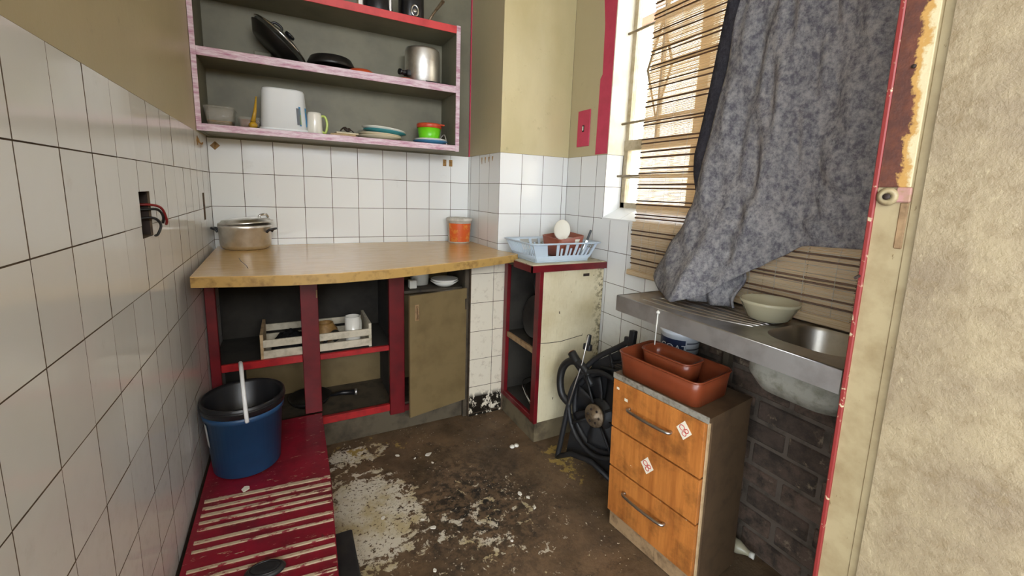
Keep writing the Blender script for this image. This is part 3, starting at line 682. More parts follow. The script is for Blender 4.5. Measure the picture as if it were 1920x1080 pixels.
# ---- trays on the drawer unit
def tray(name, label, L, W, Ht, mat, loc, rotz, tilt=0):
    t = thing(name, label, 'tray', loc, 0); t.rotation_mode = 'QUATERNION'; t.rotation_quaternion = (Matrix.Rotation(math.radians(-2.0), 4, 'Y') @ Matrix.Rotation(rotz, 4, 'Z') @ R('Y', tilt)).to_quaternion()
    a = 0.008; r = 0.03
    MB().loft([rr(L - 2 * a, W - 2 * a, r, 0.0), rr(L - a, W - a, r, Ht * 0.6), rr(L, W, r, Ht), rr(L - 0.012, W - 0.012, r - .006, Ht), rr(L - 0.012 - a, W - 0.012 - a, r - .006, Ht * 0.6), rr(L - 0.012 - 2 * a, W - 0.012 - 2 * a, r - .006, 0.006)]).build('shell', mat, t)
    ring = [Vector(p) for p in rr(L + 0.001, W + 0.001, r, Ht - 0.001)]
    MB().tube(ring, 0.0035, 6, closed=True).build('rim', mat, t); return t
def on_dk(x, y, z): return dk.matrix_basis @ Vector((x, y, z))
tray('tray', 'large terracotta brown plastic tray on the drawer unit', 0.335, 0.205, 0.088, 'terra', on_dk(0.172, 0.098, DH + 0.013), DR)
tray('tray', 'small terracotta brown plastic tray set inside the larger tray', 0.205, 0.105, 0.085, 'terra', on_dk(0.155, 0.115, DH + 0.030), DR, 0)

# ---- bamboo blind in front of the window
bl = thing('bamboo_blind', 'bamboo roll blind with dark ribs hanging over the window', 'blind', (1.81, -1.6, 0.945))
def blx(z): return 1.814 + 0.008 * math.sin(z * 4.1) + (0.004 if z < 1.1 else 0)
mb = MB(); z = 0.965; BLZ = 2.62
while z < BLZ:
    hgt = random.uniform(0.0028, 0.0040); y0 = -1.074 + random.uniform(-.004, .004) - (0.02 if z > 1.2 else 0.0) - 0.012 * math.sin(z * 3)
    x = blx(z) + random.uniform(-.0012, .0012); sl = random.uniform(-0.001, 0.001)
    mb._new([(x, y0, z), (x, -2.125, z + sl), (x, -2.125, z + hgt + sl), (x, y0, z + hgt), (x + .0012, y0, z), (x + .0012, -2.125, z + sl), (x + .0012, -2.125, z + hgt + sl), (x + .0012, y0, z + hgt)],
            [(0, 1, 2, 3), (7, 6, 5, 4), (0, 4, 5, 1), (3, 2, 6, 7), (0, 3, 7, 4), (1, 5, 6, 2)])
    z += hgt + random.uniform(0.0006, 0.0016)
so = mb.build('splints', 'bamboo', bl, True); so['kind'] = 'stuff'
z = 1.0
while z < BLZ:
    for dz in (0.0, random.uniform(0.014, 0.026)):
        y0 = -1.072 - (0.02 if z > 1.2 else 0.0) - 0.012 * math.sin(z * 3); zz = z + dz
        MB().tube([(blx(zz) - 0.002, y0, zz), (blx(zz) - 0.002, -1.6, zz + random.uniform(-.004, .004)), (blx(zz) - 0.002, -2.125, zz)], 0.0034, 5).build('rib', 'bamboo_dark', bl, True)
    z += random.uniform(0.062, 0.085)
for y in [-1.14 - 0.09 * k for k in range(11)]:
    MB().tube([(blx(0.97 + q * 0.165) - 0.003, y - (0.02 if q > 1 else 0), 0.97 + q * 0.165) for q in range(11)], 0.0007, 4).build('warp_string', 'rope', bl, True)
MB().box(1.802, 1.826, -2.125, -1.056, 0.940, 0.966, bev=0.004).build('bottom_batten', 'bamboo', bl, True)
MB().tube([(1.81, -1.06, 2.64), (1.81, -2.13, 2.64)], 0.022, 10).build('top_roll', 'bamboo', bl, True)

# ---- towels
def interp(tab, u):
    for (u0, p0), (u1, p1) in zip(tab, tab[1:]):
        if u <= u1:
            t = (u - u0) / (u1 - u0); return Vector(p0).lerp(Vector(p1), t)
    return Vector(tab[-1][1])
Btab = [(0, (1.715, -1.315, 0.985)), (0.06, (1.66, -1.40, 0.945)), (0.16, (1.565, -1.545, 0.941)), (0.26, (1.63, -1.625, 0.975)), (0.38, (1.69, -1.695, 1.05)), (0.5, (1.735, -1.763, 1.105)), (0.68, (1.765, -1.865, 1.185)), (1.0, (1.768, -2.14, 1.20))]
Mtab = [(0, (1.735, -1.468, 1.30)), (0.16, (1.70, -1.60, 1.30)), (0.5, (1.735, -1.79, 1.36)), (0.68, (1.762, -1.88, 1.40)), (1.0, (1.765, -2.14, 1.42))]
Ttab = [(0, (1.755, -1.565, 1.98)), (0.16, (1.735, -1.66, 1.98)), (0.5, (1.74, -1.83, 1.98)), (0.68, (1.76, -1.91, 1.98)), (1.0, (1.765, -2.14, 1.98))]
Utab = [(0, (1.765, -1.66, 2.6)), (0.16, (1.75, -1.72, 2.6)), (0.5, (1.75, -1.86, 2.6)), (0.68, (1.765, -1.93, 2.6)), (1.0, (1.765, -2.14, 2.6))]
def towel_pt(u, v):
    a, b, c, d = interp(Btab, u), interp(Mtab, u), interp(Ttab, u), interp(Utab, u)
    if v < 0.36: p = a.lerp(b, v / 0.36); 
    elif v < 0.72: p = b.lerp(c, (v - 0.36) / 0.36)
    else: p = c.lerp(d, (v - 0.72) / 0.28)
    damp = min(1.0, v / 0.12) * (1 - 0.75 * max(0, (u - 0.62) / 0.38)) if u > 0.62 else min(1.0, v / 0.12)
    p.x -= damp * (0.016 * math.sin(u * 17 + v * 2.2) + 0.008 * math.sin(u * 37 - v * 5 + 1) + 0.006 * math.sin(v * 19 + u * 9) + 0.004 * math.sin(v * 47 + u * 31)) + 0.004 * math.sin(u * 60 + v * 40)
    p.x = min(p.x, 1.771); return tuple(p)
tw = MB().grid(towel_pt, 90, 120).build('towel', 'towel'); tag(tw, 'heather grey towel draped over the blind down to the sink', 'towel')
m = tw.modifiers.new('thick', 'SOLIDIFY'); m.thickness = 0.005; m.offset = 1
def fold_pt(u, v):
    y = -1.545 - 0.155 * u; z = 0.944 + (0.16 + 0.05 * math.sin(u * 4)) * v
    x = 1.66 + 0.055 * u + 0.03 * v - 0.018 * math.sin(u * 13) * (1 - v * 0.5) - 0.02 * math.sin(v * 6)
    return (x, y, z)
fo = MB().grid(fold_pt, 30, 20).build('fold', 'towel', tw); m = fo.modifiers.new('thick', 'SOLIDIFY'); m.thickness = 0.008; m.offset = 0
dtab = [(0.0, (-1.46, -1.50, 1.24)), (0.25, (-1.462, -1.54, 1.42)), (0.6, (-1.505, -1.60, 1.72)), (1.0, (-1.635, -1.75, 2.6))]
def dark_pt(u, v):
    p = interp(dtab, v); y0, y1, z = p.x, p.y, p.z
    if v < 0.25: y1 = y0 - 0.012 - 0.12 * v
    return (1.79 - 0.005 * math.sin(v * 9 + u * 3), (y0 + 0.072 * min(1, v * 3)) * (1 - u) + (y1 - 0.12) * u, z + 0.05 * u)
dc = MB().grid(dark_pt, 10, 50).build('hanging_cloth', 'darkcloth'); tag(dc, 'charcoal cloth hanging between the grey towel and the blind', 'cloth')
m = dc.modifiers.new('thick', 'SOLIDIFY'); m.thickness = 0.003; m.offset = 1

# ================================================================== SMALLER THINGS
def ring(r, z, n=20, c=(0, 0), sx=1, sy=1): return [(c[0] + r * sx * math.cos(2 * PI * k / n), c[1] + r * sy * math.sin(2 * PI * k / n), z) for k in range(n)]
# ---- cooking pot on the worktop
ZW = 0.9955
p = thing('cooking_pot', 'dull aluminium cooking pot with black side handles on the worktop', 'pot', (0.147, -0.128, ZW))
MB().lathe([(0, 0), (0.085, 0), (0.102, 0.008), (0.110, 0.022), (0.113, 0.105), (0.115, 0.108), (0.115, 0.122), (0.112, 0.122), (0.109, 0.1), (0.106, 0.02), (0, 0.008)], 40).build('body', 'alu', p)
for a in (172, -22):
    X = Matrix.Rotation(math.radians(a), 4, 'Z') @ T(0.112, 0, 0.096)
    MB().tube(sm([(0, -0.026, -0.012), (0.008, -0.026, 0.0), (0.026, -0.018, 0.006), (0.026, 0.018, 0.006), (0.008, 0.026, 0.0), (0, 0.026, -0.012)], 4), 0.0058, 8, X=X).build('handle', 'blackp', p)
l = thing('pot_lid', 'dented aluminium lid resting tilted on the cooking pot', 'lid', (0.152, -0.128, ZW + 0.131), rot=(0, math.radians(-4), 0))
MB().lathe([(0.118, 0.0), (0.119, 0.004), (0.108, 0.007), (0.104, 0.016), (0.06, 0.022), (0, 0.023), (0, 0.020), (0.06, 0.019), (0.1, 0.013), (0.105, 0.004), (0.118, 0.0)], 36, caps=False).build('dome', 'alu_bright', l)
MB().tube(sm([(0.062, -0.05, 0.021), (0.066, -0.055, 0.034), (0.092, -0.04, 0.036), (0.098, -0.03, 0.02)], 4), 0.006, 8).build('grip', 'chrome', l)
# ---- paint tub on the worktop
p = thing('paint_tub', 'stained white plastic tub with orange label in worktop corner', 'tub', (1.292, -0.088, ZW))
MB().lathe([(0, 0), (0.066, 0), (0.068, 0.004), (0.077, 0.135), (0.081, 0.136), (0.082, 0.152), (0.078, 0.153), (0.074, 0.135), (0.065, 0.006), (0, 0.006)], 32).build('body', 'tubwhite', p)
n = 18; MB().loft([[(0.0692 * math.cos(a) * 1, 0.0692 * math.sin(a), 0.008) for a in [math.radians(-165 + 120 * k / n) for k in range(n + 1)]], [(0.0772 * math.cos(a), 0.0772 * math.sin(a), 0.122) for a in [math.radians(-165 + 120 * k / n) for k in range(n + 1)]]], False, False, False).build('label_wrap', 'tuborange', p)
MB().box(-0.075, 0.075, -0.006, 0.006, 0.152, 0.156, bev=0.002, X=Matrix.Rotation(0.5, 4, 'Z') @ T(-0.01, 0, 0) @ R('Y', 4)).lathe([(0, 0.15), (0.05, 0.152), (0.07, 0.156), (0.072, 0.152), (0, 0.148)], 20).build('lid_remains', 'tubwhite', p)

# ---- on the lower shelf of the wall unit
Z1 = 1.5715
def food_box(name, label, w_, d_, h_, loc, fill, fh, lid=True):
    t = thing(name, label, 'container', loc)
    MB().loft([rr(w_ - .02, d_ - .02, .015, 0), rr(w_, d_, .02, h_), rr(w_ - .006, d_ - .006, .018, h_), rr(w_ - .026, d_ - .026, .013, .003)]).build('tub', 'clear', t)
    MB().loft([rr(w_ - .03, d_ - .03, .012, .004), rr(w_ - .02, d_ - .02, .015, fh)]).build('contents', fill, t)
    if lid: MB().loft([rr(w_ + .004, d_ + .004, .02, h_), rr(w_ + .004, d_ + .004, .02, h_ + .006), rr(w_ - .03, d_ - .03, .01, h_ + .012)]).build('lid', 'clear', t)
    return t
food_box('food_container', 'clear plastic food container with lid at the shelf corner', 0.115, 0.15, 0.075, (0.083, -0.165, Z1), 'foodbrown', 0.02)
food_box('food_container', 'clear plastic tray of copper brown bits beside white tub', 0.10, 0.13, 0.055, (0.195, -0.12, Z1), 'copper', 0.045, False)
p = thing('ladle', 'yellow plastic ladle leaning against the white upturned tub', 'ladle', (0.222, -0.21, Z1))
MB().tube([(-0.010, 0.0, 0.03), (0.000, 0.01, 0.08), (0.008, 0.02, 0.15)], [0.010, 0.007, 0.003], 8).build('handle', 'yellow', p)
MB().lathe([(0, 0), (0.014, 0.003), (0.019, 0.014), (0.017, 0.022), (0.01, 0.03), (0, 0.03)], 14, (-0.01, 0, 0)).build('bowl', 'yellow', p)
p = thing('upturned_tub', 'white plastic tub standing upside down with printed label', 'tub', (0.343, -0.145, Z1))
MB().loft([rr(0.215, 0.17, .05, 0, 6), rr(0.215, 0.17, .05, 0.014, 6), rr(0.203, 0.158, .05, 0.016, 6), rr(0.186, 0.142, .05, 0.19, 6), rr(0.176, 0.132, .045, 0.198, 6)]).build('body', 'white', p)
lb = MB(); lb._new([(0.066, -0.0805, 0.03), (0.1005, -0.046, 0.03), (0.096, -0.043, 0.12), (0.062, -0.0765, 0.12)], [(0, 1, 2, 3)]); lb.build('label_print', 'labelprint', p)
lb = MB(); lb._new([(0.055, -0.0802, 0.035), (0.070, -0.0800, 0.035), (0.067, -0.0762, 0.112), (0.052, -0.0765, 0.112)], [(0, 1, 2, 3)]); lb.build('label_text', 'ink', p)
p = thing('mug', 'white mug with pale green handle on the lower shelf', 'mug', (0.477, -0.19, Z1))
MB().lathe([(0, 0), (0.034, 0), (0.036, 0.006), (0.033, 0.09), (0.030, 0.104), (0.027, 0.104), (0.03, 0.09), (0.032, 0.01), (0, 0.008)], 28).build('cup', 'ceramic', p)
MB().tube(sm([(0.028, -0.006, 0.088), (0.046, -0.012, 0.088), (0.056, -0.014, 0.055), (0.048, -0.012, 0.012), (0.030, -0.006, 0.016)], 5), 0.006, 8).build('handle', 'greenh', p)
p = thing('cutting_board', 'small pale wooden board on the lower shelf holding dark scraps', 'board', (0.62, -0.17, Z1))
MB().box(-0.06, 0.06, -0.07, 0.05, 0, 0.012, bev=0.003, X=Matrix.Rotation(-.25, 4, 'Z')).build('slab', 'rawwood', p)
MB().box(-0.055, 0.055, -0.06, 0.045, 0.0125, 0.02, bev=0.002, X=Matrix.Rotation(.12, 4, 'Z')).build('upper_slab', 'cream_plate', p)
o = MB().tube(sm([(-0.03, -0.02, 0.008), (-0.012, 0, 0.026), (0.004, -0.01, 0.014), (0.02, 0.005, 0.02), (0.035, -0.01, 0.006)], 4), [0.004] * 5 + [0.009] * 7 + [0.003] * 5, 6).build('vegetable_scrap', 'bark'); o.location = (0.625, -0.185, Z1 + 0.0205); tag(o, 'dark brown dried scrap lying on the small board', 'scrap')
prof = lambda r: [(0, 0), (r * .55, 0), (r * .62, 0.005), (r, 0.018), (r, 0.021), (r * .6, 0.009), (0, 0.006)]
for i, (x, y, r, mt, lab, tl) in enumerate(((0.80, -0.14, 0.118, 'cream_plate', 'cream dinner plate at the bottom of the shelf stack', 0), (0.805, -0.14, 0.112, 'cream_plate', 'cream plate second in the stack on the lower shelf', 2), (0.83, -0.13, 0.115, 'tealp', 'teal rimmed plate third in the shelf stack', 4), (0.825, -0.13, 0.116, 'ceramic', 'white plate on top of the shelf stack', 5))):
    o = MB().lathe(prof(r), 36).build('plate', mt); o.location = (x, y, Z1 + 0.0005 + i * 0.0115 + (0.008 if i > 1 else 0)); o.rotation_euler = (0, math.radians(tl), 0); tag(o, lab, 'plate', 'stacked plates on the lower shelf')
for i, (r, mt, lab) in enumerate(((0.10, 'bluep', 'blue saucer plate under the lime green bowl'), (0.093, 'ceramic', 'white saucer plate directly beneath the lime green bowl'))):
    o = MB().lathe(prof(r), 32).build('saucer', mt); o.location = (1.088, -0.14, Z1 + 0.0005 + i * 0.0105); tag(o, lab, 'plate')
p = thing('lidded_bowl', 'lime green plastic bowl with orange red lid on saucers', 'bowl', (1.08, -0.14, Z1 + 0.018))
MB().lathe([(0, 0), (0.05, 0), (0.056, 0.004), (0.067, 0.076), (0.063, 0.076), (0.05, 0.006), (0, 0.004)], 30).build('bowl', 'greenp', p)
MB().lathe([(0.068, 0.074), (0.070, 0.075), (0.071, 0.094), (0.067, 0.099), (0, 0.099), (0, 0.095), (0.062, 0.092)], 30, caps=False).box(0.045, 0.076, -0.05, -0.03, 0.090, 0.099, bev=0.002).build('lid', 'redlid', p)
o = MB().tube(sm([(1.165, -0.2, Z1 + 0.004), (1.175, -0.15, Z1 + 0.05), (1.18, -0.1, Z1 + 0.07), (1.16, -0.07, Z1 + 0.03), (1.185, -0.14, Z1 + 0.004)], 5), 0.003, 6).build('cable', 'rope'); tag(o, 'loop of grey cable beside the green bowl', 'cable')

# ---- on the middle shelf
Z2 = 1.8915
o = MB().box(0.225, 0.30, -0.055, -0.008, Z2, Z2 + 0.068, bev=0.003).build('junction_box', 'shelf_in'); tag(o, 'olive grey box against the shelf back behind the lid', 'box')
def lid(name, label, loc, rot, r, m1):
    p = thing(name, label, 'lid', loc, rot=rot)
    MB().lathe([(0, 0.034), (r * .45, 0.03), (r * .85, 0.014), (r, 0.002), (r, 0), (r * .85, 0.011), (r * .45, 0.027), (0, 0.031)], 40, caps=False).build('dome', m1, p)
    MB().tube([Vector(q) for q in ring(r, 0.001, 40)], 0.0045, 6, closed=True).build('rim', 'chrome', p); return p
rt = math.radians
p = lid('glass_lid', 'glass pan lid with steel rim and black knob leaning on middle shelf', (0.342, -0.138, 2.0), (0, rt(40), 0), 0.135, 'lidglass')
MB().lathe([(0, 0.03), (0.012, 0.032), (0.012, 0.042), (0.024, 0.046), (0.024, 0.056), (0, 0.06)], 18, (0.012, 0, 0)).build('knob', 'blackp', p)
MB().tube(sm([(-0.07, -0.01, 0.026), (-0.062, -0.01, 0.046), (-0.03, -0.01, 0.05), (-0.02, -0.01, 0.034)], 4), 0.006, 8).build('grip', 'blackp', p)
p = thing('frying_pan', 'black frying pan leaning behind the glass lid', 'pan', (0.327, -0.138, 1.984), rot=(0, rt(41), 0))
MB().lathe([(0, -0.035), (0.10, -0.035), (0.132, 0.0), (0.136, 0.004), (0.13, 0.004), (0.1, -0.03), (0, -0.03)], 36).build('pan', 'pan', p)
p = thing('frying_pan', 'black frying pan turned upside down on the middle shelf', 'pan', (0.568, -0.125, Z2 + 0.0235))
MB().lathe([(0.113, 0), (0.116, 0.004), (0.113, 0.014), (0.098, 0.042), (0.09, 0.047), (0, 0.047), (0, 0.043), (0.085, 0.041), (0.11, 0.003)], 40, caps=False).build('pan', 'pan', p)
MB().tube([(0.10, 0.03, 0.014), (0.17, 0.06, 0.016), (0.22, 0.08, 0.014)], [0.01, 0.012, 0.009], 8).build('handle', 'blackp', p)
o = MB().lathe([(0, 0.012), (0.05, 0.014), (0.078, 0.002), (0.08, 0.0), (0.08, 0.004), (0.052, 0.022), (0, 0.022)], 32).build('plate', 'orange'); o.location = (0.705, -0.175, Z2); tag(o, 'orange plate turned down beside the black frying pan', 'plate')
p = thing('saucepan', 'dull aluminium saucepan upside down with black handle on middle shelf', 'pan', (1.04, -0.14, Z2 + 0.005))
MB().lathe([(0.095, 0), (0.098, 0.004), (0.095, 0.17), (0.09, 0.182), (0, 0.185), (0, 0.18), (0.088, 0.178), (0.092, 0.17), (0.094, 0.004)], 36, caps=False).build('body', 'alu', p)
X = Matrix.Rotation(rt(205), 4, 'Z')
MB().box(0.092, 0.118, -0.018, 0.018, 0.024, 0.056, bev=0.006, X=X, seg=2).tube([(0.11, 0, 0.04), (0.14, 0, 0.037), (0.155, 0.0, 0.037)], [0.012, 0.013, 0.011], 8, X=X).lathe([(0, 0), (0.016, 0), (0.016, 0.008), (0, 0.008)], 10, X=X @ T(0.15, 0, 0.037) @ R('Y', 90)).build('handle', 'blackp', p)
o = MB().tube(sm([(1.03, -0.245, Z2 + 0.004), (1.08, -0.235, Z2 + 0.008), (1.11, -0.24, Z2 + 0.003), (1.15, -0.22, Z2 + 0.01), (1.185, -0.23, Z2 + 0.004), (1.18, -0.19, Z2 + 0.014)], 5), 0.0035, 6).build('cable', 'blackp'); tag(o, 'thin dark cable lying beside the upturned saucepan', 'cable')
o = MB().lathe([(0, 0), (0.03, 0), (0.034, 0.006), (0, 0.008)], 16).build('dish', 'redlid'); o.location = (0.925, -0.215, Z2); tag(o, 'small red lid beside the saucepan handle', 'lid')

# ---- on the top board
Z3 = 2.2015
p = thing('blender', 'black kitchen blender with silver trim on the red top board', 'blender', (0.80, -0.15, Z3))
MB().lathe([(0, 0), (0.075, 0), (0.078, 0.01), (0.066, 0.1), (0.055, 0.13), (0.06, 0.135), (0.07, 0.28), (0, 0.285)], 24).build('body', 'blackp', p)
MB().box(-0.11, -0.078, -0.06, -0.02, 0, 0.09, bev=0.006).build('silver_foot', 'alu_bright', p)
MB().box(0.045, 0.06, -0.058, -0.03, 0.0, 0.1, bev=0.003).build('silver_strip', 'alu', p)
p = thing('coffee_grinder', 'black appliance with round chrome dial on the red top board', 'appliance', (0.975, -0.15, Z3))
MB().loft([rr(0.11, 0.14, .04, 0, 5), rr(0.12, 0.15, .045, 0.02, 5), rr(0.12, 0.15, .045, 0.12, 5), rr(0.09, 0.12, .04, 0.18, 5)]).build('body', 'blackp', p)
MB().tube([(0.018 * math.cos(2 * PI * k / 20), -0.077, 0.04 + 0.026 * math.sin(2 * PI * k / 20)) for k in range(20)], 0.005, 6, closed=True).build('dial_ring', 'chrome', p)
MB().lathe([(0, 0), (0.009, 0), (0.009, 0.006), (0, 0.006)], 14, X=T(0, -0.074, 0.04) @ R('X', 90)).build('dial', 'alu_bright', p)
p = thing('spatula', 'dark metal spatula leaning over the end of the red top board', 'spatula', (1.055, -0.20, Z3))
MB().tube([(0.0, 0, 0.008), (0.03, 0.01, 0.06), (0.09, 0.02, 0.14)], [0.008, 0.006, 0.01], 8).build('handle', 'hub', p)
MB().lathe([(0, 0), (0.01, 0), (0.008, 0.008), (0, 0.01)], 10, (0.0, -0.01, 0)).build('end_cap', 'copper', p)

# ---- inside the base cabinet
ZSH = 0.4985
cr = thing('crate', 'whitewashed slatted wooden crate on the base cabinet shelf', 'crate', (0.44, -0.27, ZSH), rt(0.0))
CX0, CX1, CY0, CY1 = -0.245, 0.255, -0.132, 0.13
for x in (CX0, CX1 - 0.014): MB().box(x, x + 0.014, CY0 - 0.004, CY1, 0.0, 0.125, bev=0.001).build('end_panel', 'rawwood' if x < 0 else 'whiteslat', cr)
for y in (CY0 - 0.008, CY1 - 0.008):
    for z0, z1 in ((0.008, 0.046), (0.062, 0.098)): MB().box(CX0 + 0.012, CX1 - 0.001, y, y + 0.009, z0, z1, bev=0.001).build('slat', 'whiteslat', cr)
for k in range(4): MB().box(CX0 + 0.012, CX1 - 0.012, CY0 + 0.006 + k * 0.062, CY0 + 0.062 + k * 0.062, 0.004, 0.012).build('slat', 'whiteslat', cr)
o = MB().grid(lambda u, v: (0.235 + 0.17 * u, -0.37 + 0.15 * v, ZSH + 0.013 + 0.085 * (math.sin(PI * u) * math.sin(PI * v)) ** 0.5 + 0.012 * math.sin(u * 21) * math.sin(v * 17 + 1) * math.sin(PI * u) * math.sin(PI * v)), 24, 20).build('rag', 'blackcloth'); tag(o, 'crumpled black cloth lying in the slatted crate', 'cloth')
p = thing('clay_pot', 'brown rounded pot lying in the slatted crate', 'pot', (0.485, -0.25, ZSH + 0.013))
MB().lathe([(0, 0), (0.04, 0.0), (0.062, 0.03), (0.06, 0.06), (0.042, 0.085), (0.04, 0.095), (0.036, 0.095), (0.036, 0.08), (0, 0.05)], 22).build('body', 'foodbrown', p)
o = MB().tube(sm([(0.47, -0.36, ZSH + 0.03), (0.50, -0.365, ZSH + 0.075), (0.53, -0.35, ZSH + 0.085), (0.545, -0.34, ZSH + 0.05), (0.52, -0.33, ZSH + 0.03)], 5), 0.009, 8).build('hose', 'rubber'); tag(o, 'short loop of black hose lying in the crate', 'hose')
p = thing('mug', 'plain white mug standing in the slatted crate', 'mug', (0.612, -0.335, ZSH + 0.013))
MB().lathe([(0, 0), (0.036, 0), (0.038, 0.004), (0.038, 0.14), (0.035, 0.14), (0.034, 0.008), (0, 0.006)], 26).build('cup', 'ceramic', p)
MB().tube(sm([(0.03, 0.028, 0.11), (0.045, 0.045, 0.105), (0.047, 0.048, 0.05), (0.03, 0.028, 0.04)], 4), 0.005, 7).build('handle', 'ceramic', p)
ZBB = 0.151
p = thing('skillet', 'black skillet lying on the base cabinet floor', 'pan', (0.40, -0.19, ZBB))
MB().lathe([(0, 0), (0.09, 0), (0.11, 0.03), (0.106, 0.03), (0.088, 0.004), (0, 0.004)], 28).build('pan', 'pan', p)
MB().tube([(0.10, -0.03, 0.026), (0.16, -0.04, 0.034), (0.23, -0.05, 0.03)], [0.008, 0.013, 0.016], 8).build('handle', 'blackp', p); MB().tube([(0.225, -0.049, 0.03), (0.238, -0.051, 0.03)], 0.0175, 10).build('collar', 'alu', p)
MB().box(0.815, 1.210, YC + 0.03, -0.1, 0.762, 0.776).build('shelf', 'darkwood', bc, True)
p = thing('lidded_tub', 'white lidded tub on the shelf behind the khaki door', 'tub', (0.995, -0.24, 0.777))
MB().lathe([(0, 0), (0.05, 0), (0.058, 0.11), (0, 0.11)], 22).build('body', 'dirtwhite', p); MB().lathe([(0, 0.11), (0.062, 0.11), (0.062, 0.122), (0, 0.125)], 22).build('lid', 'dirtwhite', p)
for i, r in enumerate((0.08, 0.078)):
    o = MB().lathe([(0, 0), (0.04, 0), (r, 0.03), (r - .003, 0.032), (0.038, 0.006), (0, 0.006)], 26).build('bowl', 'ceramic'); o.location = (1.115, -0.33, 0.777 + i * 0.012); tag(o, ('lower white bowl of the stack behind the khaki door', 'upper white bowl of the stack behind the khaki door')[i], 'bowl', 'white bowls behind the khaki door')
o = MB().box(-.02, .02, -.02, .02, 0, .045, bev=.003).build('small_carton', 'dirtwhite'); o.location = (0.93, -0.33, 0.777); tag(o, 'small pale carton on the shelf behind the khaki door', 'carton')

# ---- inside the cream cabinet
p = thing('frying_pan', 'black frying pan standing on edge inside the cream cabinet', 'pan', (1.56, -0.66, 0.513 + 0.122), rot=(0, rt(-80), 0))
MB().lathe([(0, 0), (0.09, 0), (0.12, 0.035), (0.116, 0.036), (0.088, 0.005), (0, 0.004)], 32).build('pan', 'pan', p); MB().tube([(0.11, 0.02, 0.03), (0.18, 0.035, 0.04), (0.25, 0.05, 0.035)], [0.009, 0.014, 0.012], 8).build('handle', 'blackp', p)
p = thing('kettle', 'small black kettle on the shelf inside the cream cabinet', 'kettle', (1.70, -0.58, 0.513))
MB().lathe([(0, 0), (0.07, 0), (0.075, 0.02), (0.062, 0.14), (0.045, 0.19), (0.012, 0.2), (0.012, 0.22), (0, 0.222)], 24).build('body', 'blackm', p); MB().tube(sm([(0, 0.05, 0.18), (0, 0.04, 0.25), (0, -0.04, 0.25), (0, -0.05, 0.18)], 5), 0.006, 8).build('handle', 'blackp', p)
p = thing('wire_rack', 'bent chrome wire rack on the floor of the cream cabinet', 'rack', (1.6, -0.66, ZB + 0.031))
for k, (dy, dz) in enumerate(((0, 0.0), (0.03, 0.02))): MB().tube(sm([(-0.12, -0.12 + dy, 0.004), (-0.08, 0.06 + dy, 0.05 + dz), (0.05, 0.08, 0.05 + dz), (0.1, -0.1, 0.004)], 4), 0.003, 6).build('wire', 'chrome', p)

# ---- dish rack on the cream cabinet
ZK = 0.9725
p = thing('dish_rack', 'pale blue plastic dish rack with slotted sides on cream cabinet', 'dish rack', (1.592, -0.70, ZK))
W0, D0, W1, D1, HR = 0.33, 0.24, 0.425, 0.318, 0.10
MB().loft([rr(W0, D0, .02, 0), rr(W0, D0, .02, 0.008)]).build('base', 'rackp', p)
MB().loft([rr(W1 - 0.03, D1 - 0.03, .02, HR - 0.008), rr(W1, D1, .025, HR - 0.006), rr(W1 + 0.012, D1 + 0.012, .03, HR), rr(W1 - 0.004, D1 - 0.004, .022, HR + 0.003), rr(W1 - 0.03, D1 - 0.03, .02, HR - 0.008)], False, False).build('rim', 'rackp', p)
MB().loft([rr(W0, D0, .02, 0.008), rr(W0 + 0.028, D0 + 0.022, .02, 0.034), rr(W0 + 0.022, D0 + 0.016, .02, 0.034), rr(W0 - 0.006, D0 - 0.006, .017, 0.008)], False, False).build('lower_wall', 'rackp', p)
def lerp(a, b, t): return a + (b - a) * t
def wallbar(x0, x1, sidey, z0, z1, th=0.004):            # bar in the slanted long side between two heights
    y = lambda z: sidey * lerp(D0 / 2, D1 / 2 - 0.01, z / HR); k = lambda x, z: x * lerp(1, W1 / W0, z / HR)
    m_ = MB(); vs = []
    for z in (z0, z1):
        for x in (x0, x1):
            for t in (0, th): vs.append((k(x, z), y(z) - sidey * t, z))
    m_._new(vs, [(0, 2, 3, 1), (4, 5, 7, 6), (0, 4, 6, 2), (1, 3, 7, 5), (0, 1, 5, 4), (2, 6, 7, 3)]); return m_
for sy in (-1, 1):
    wallbar(-W0 / 2 + .005, -W0 / 2 + 0.07, sy, 0.008, HR - 0.004).build('side_panel', 'rackp', p)
    for k in range(5): wallbar(-0.045 + k * 0.047 - 0.004, -0.045 + k * 0.047 + 0.009, sy, 0.03, HR - 0.004).build('upright', 'rackp', p)
    for k in range(4): wallbar(-0.022 + k * 0.047 - 0.004, -0.022 + k * 0.047 + 0.005, sy, 0.03, 0.072).build('short_prong', 'rackp', p)
for sx in (-1, 1):
    for k in range(15):
        y = -0.105 + k * 0.015; f_ = D1 / D0
        MB().tube([(sx * (W0 / 2 - 0.002), y, 0.006), (sx * (W1 / 2 - 0.008), y * f_ * 0.96, HR - 0.002)], 0.0021, 5).build('end_bar', 'rackp', p)
t = thing('tray', 'reddish brown plastic tray lying in the blue dish rack', 'tray', (1.665, -0.70, ZK + 0.022), rot=(rt(5), rt(-5), rt(8)))
MB().loft([rr(0.16, 0.12, .015, 0), rr(0.19, 0.15, .02, 0.105), rr(0.18, 0.14, .018, 0.105), rr(0.152, 0.112, .012, 0.005)]).build('shell', 'terra2', t)
o = MB().lathe([(0, 0), (0.055, 0.002), (0.062, 0.008), (0.058, 0.012), (0, 0.008)], 24, sx=0.75, sy=1).build('plastic_scoop', 'dirtwhite'); o.location = (1.66, -0.69, ZK + 0.15); o.rotation_euler = (rt(62), rt(14), rt(-25)); tag(o, 'translucent white plastic lid standing in the dish rack', 'lid')
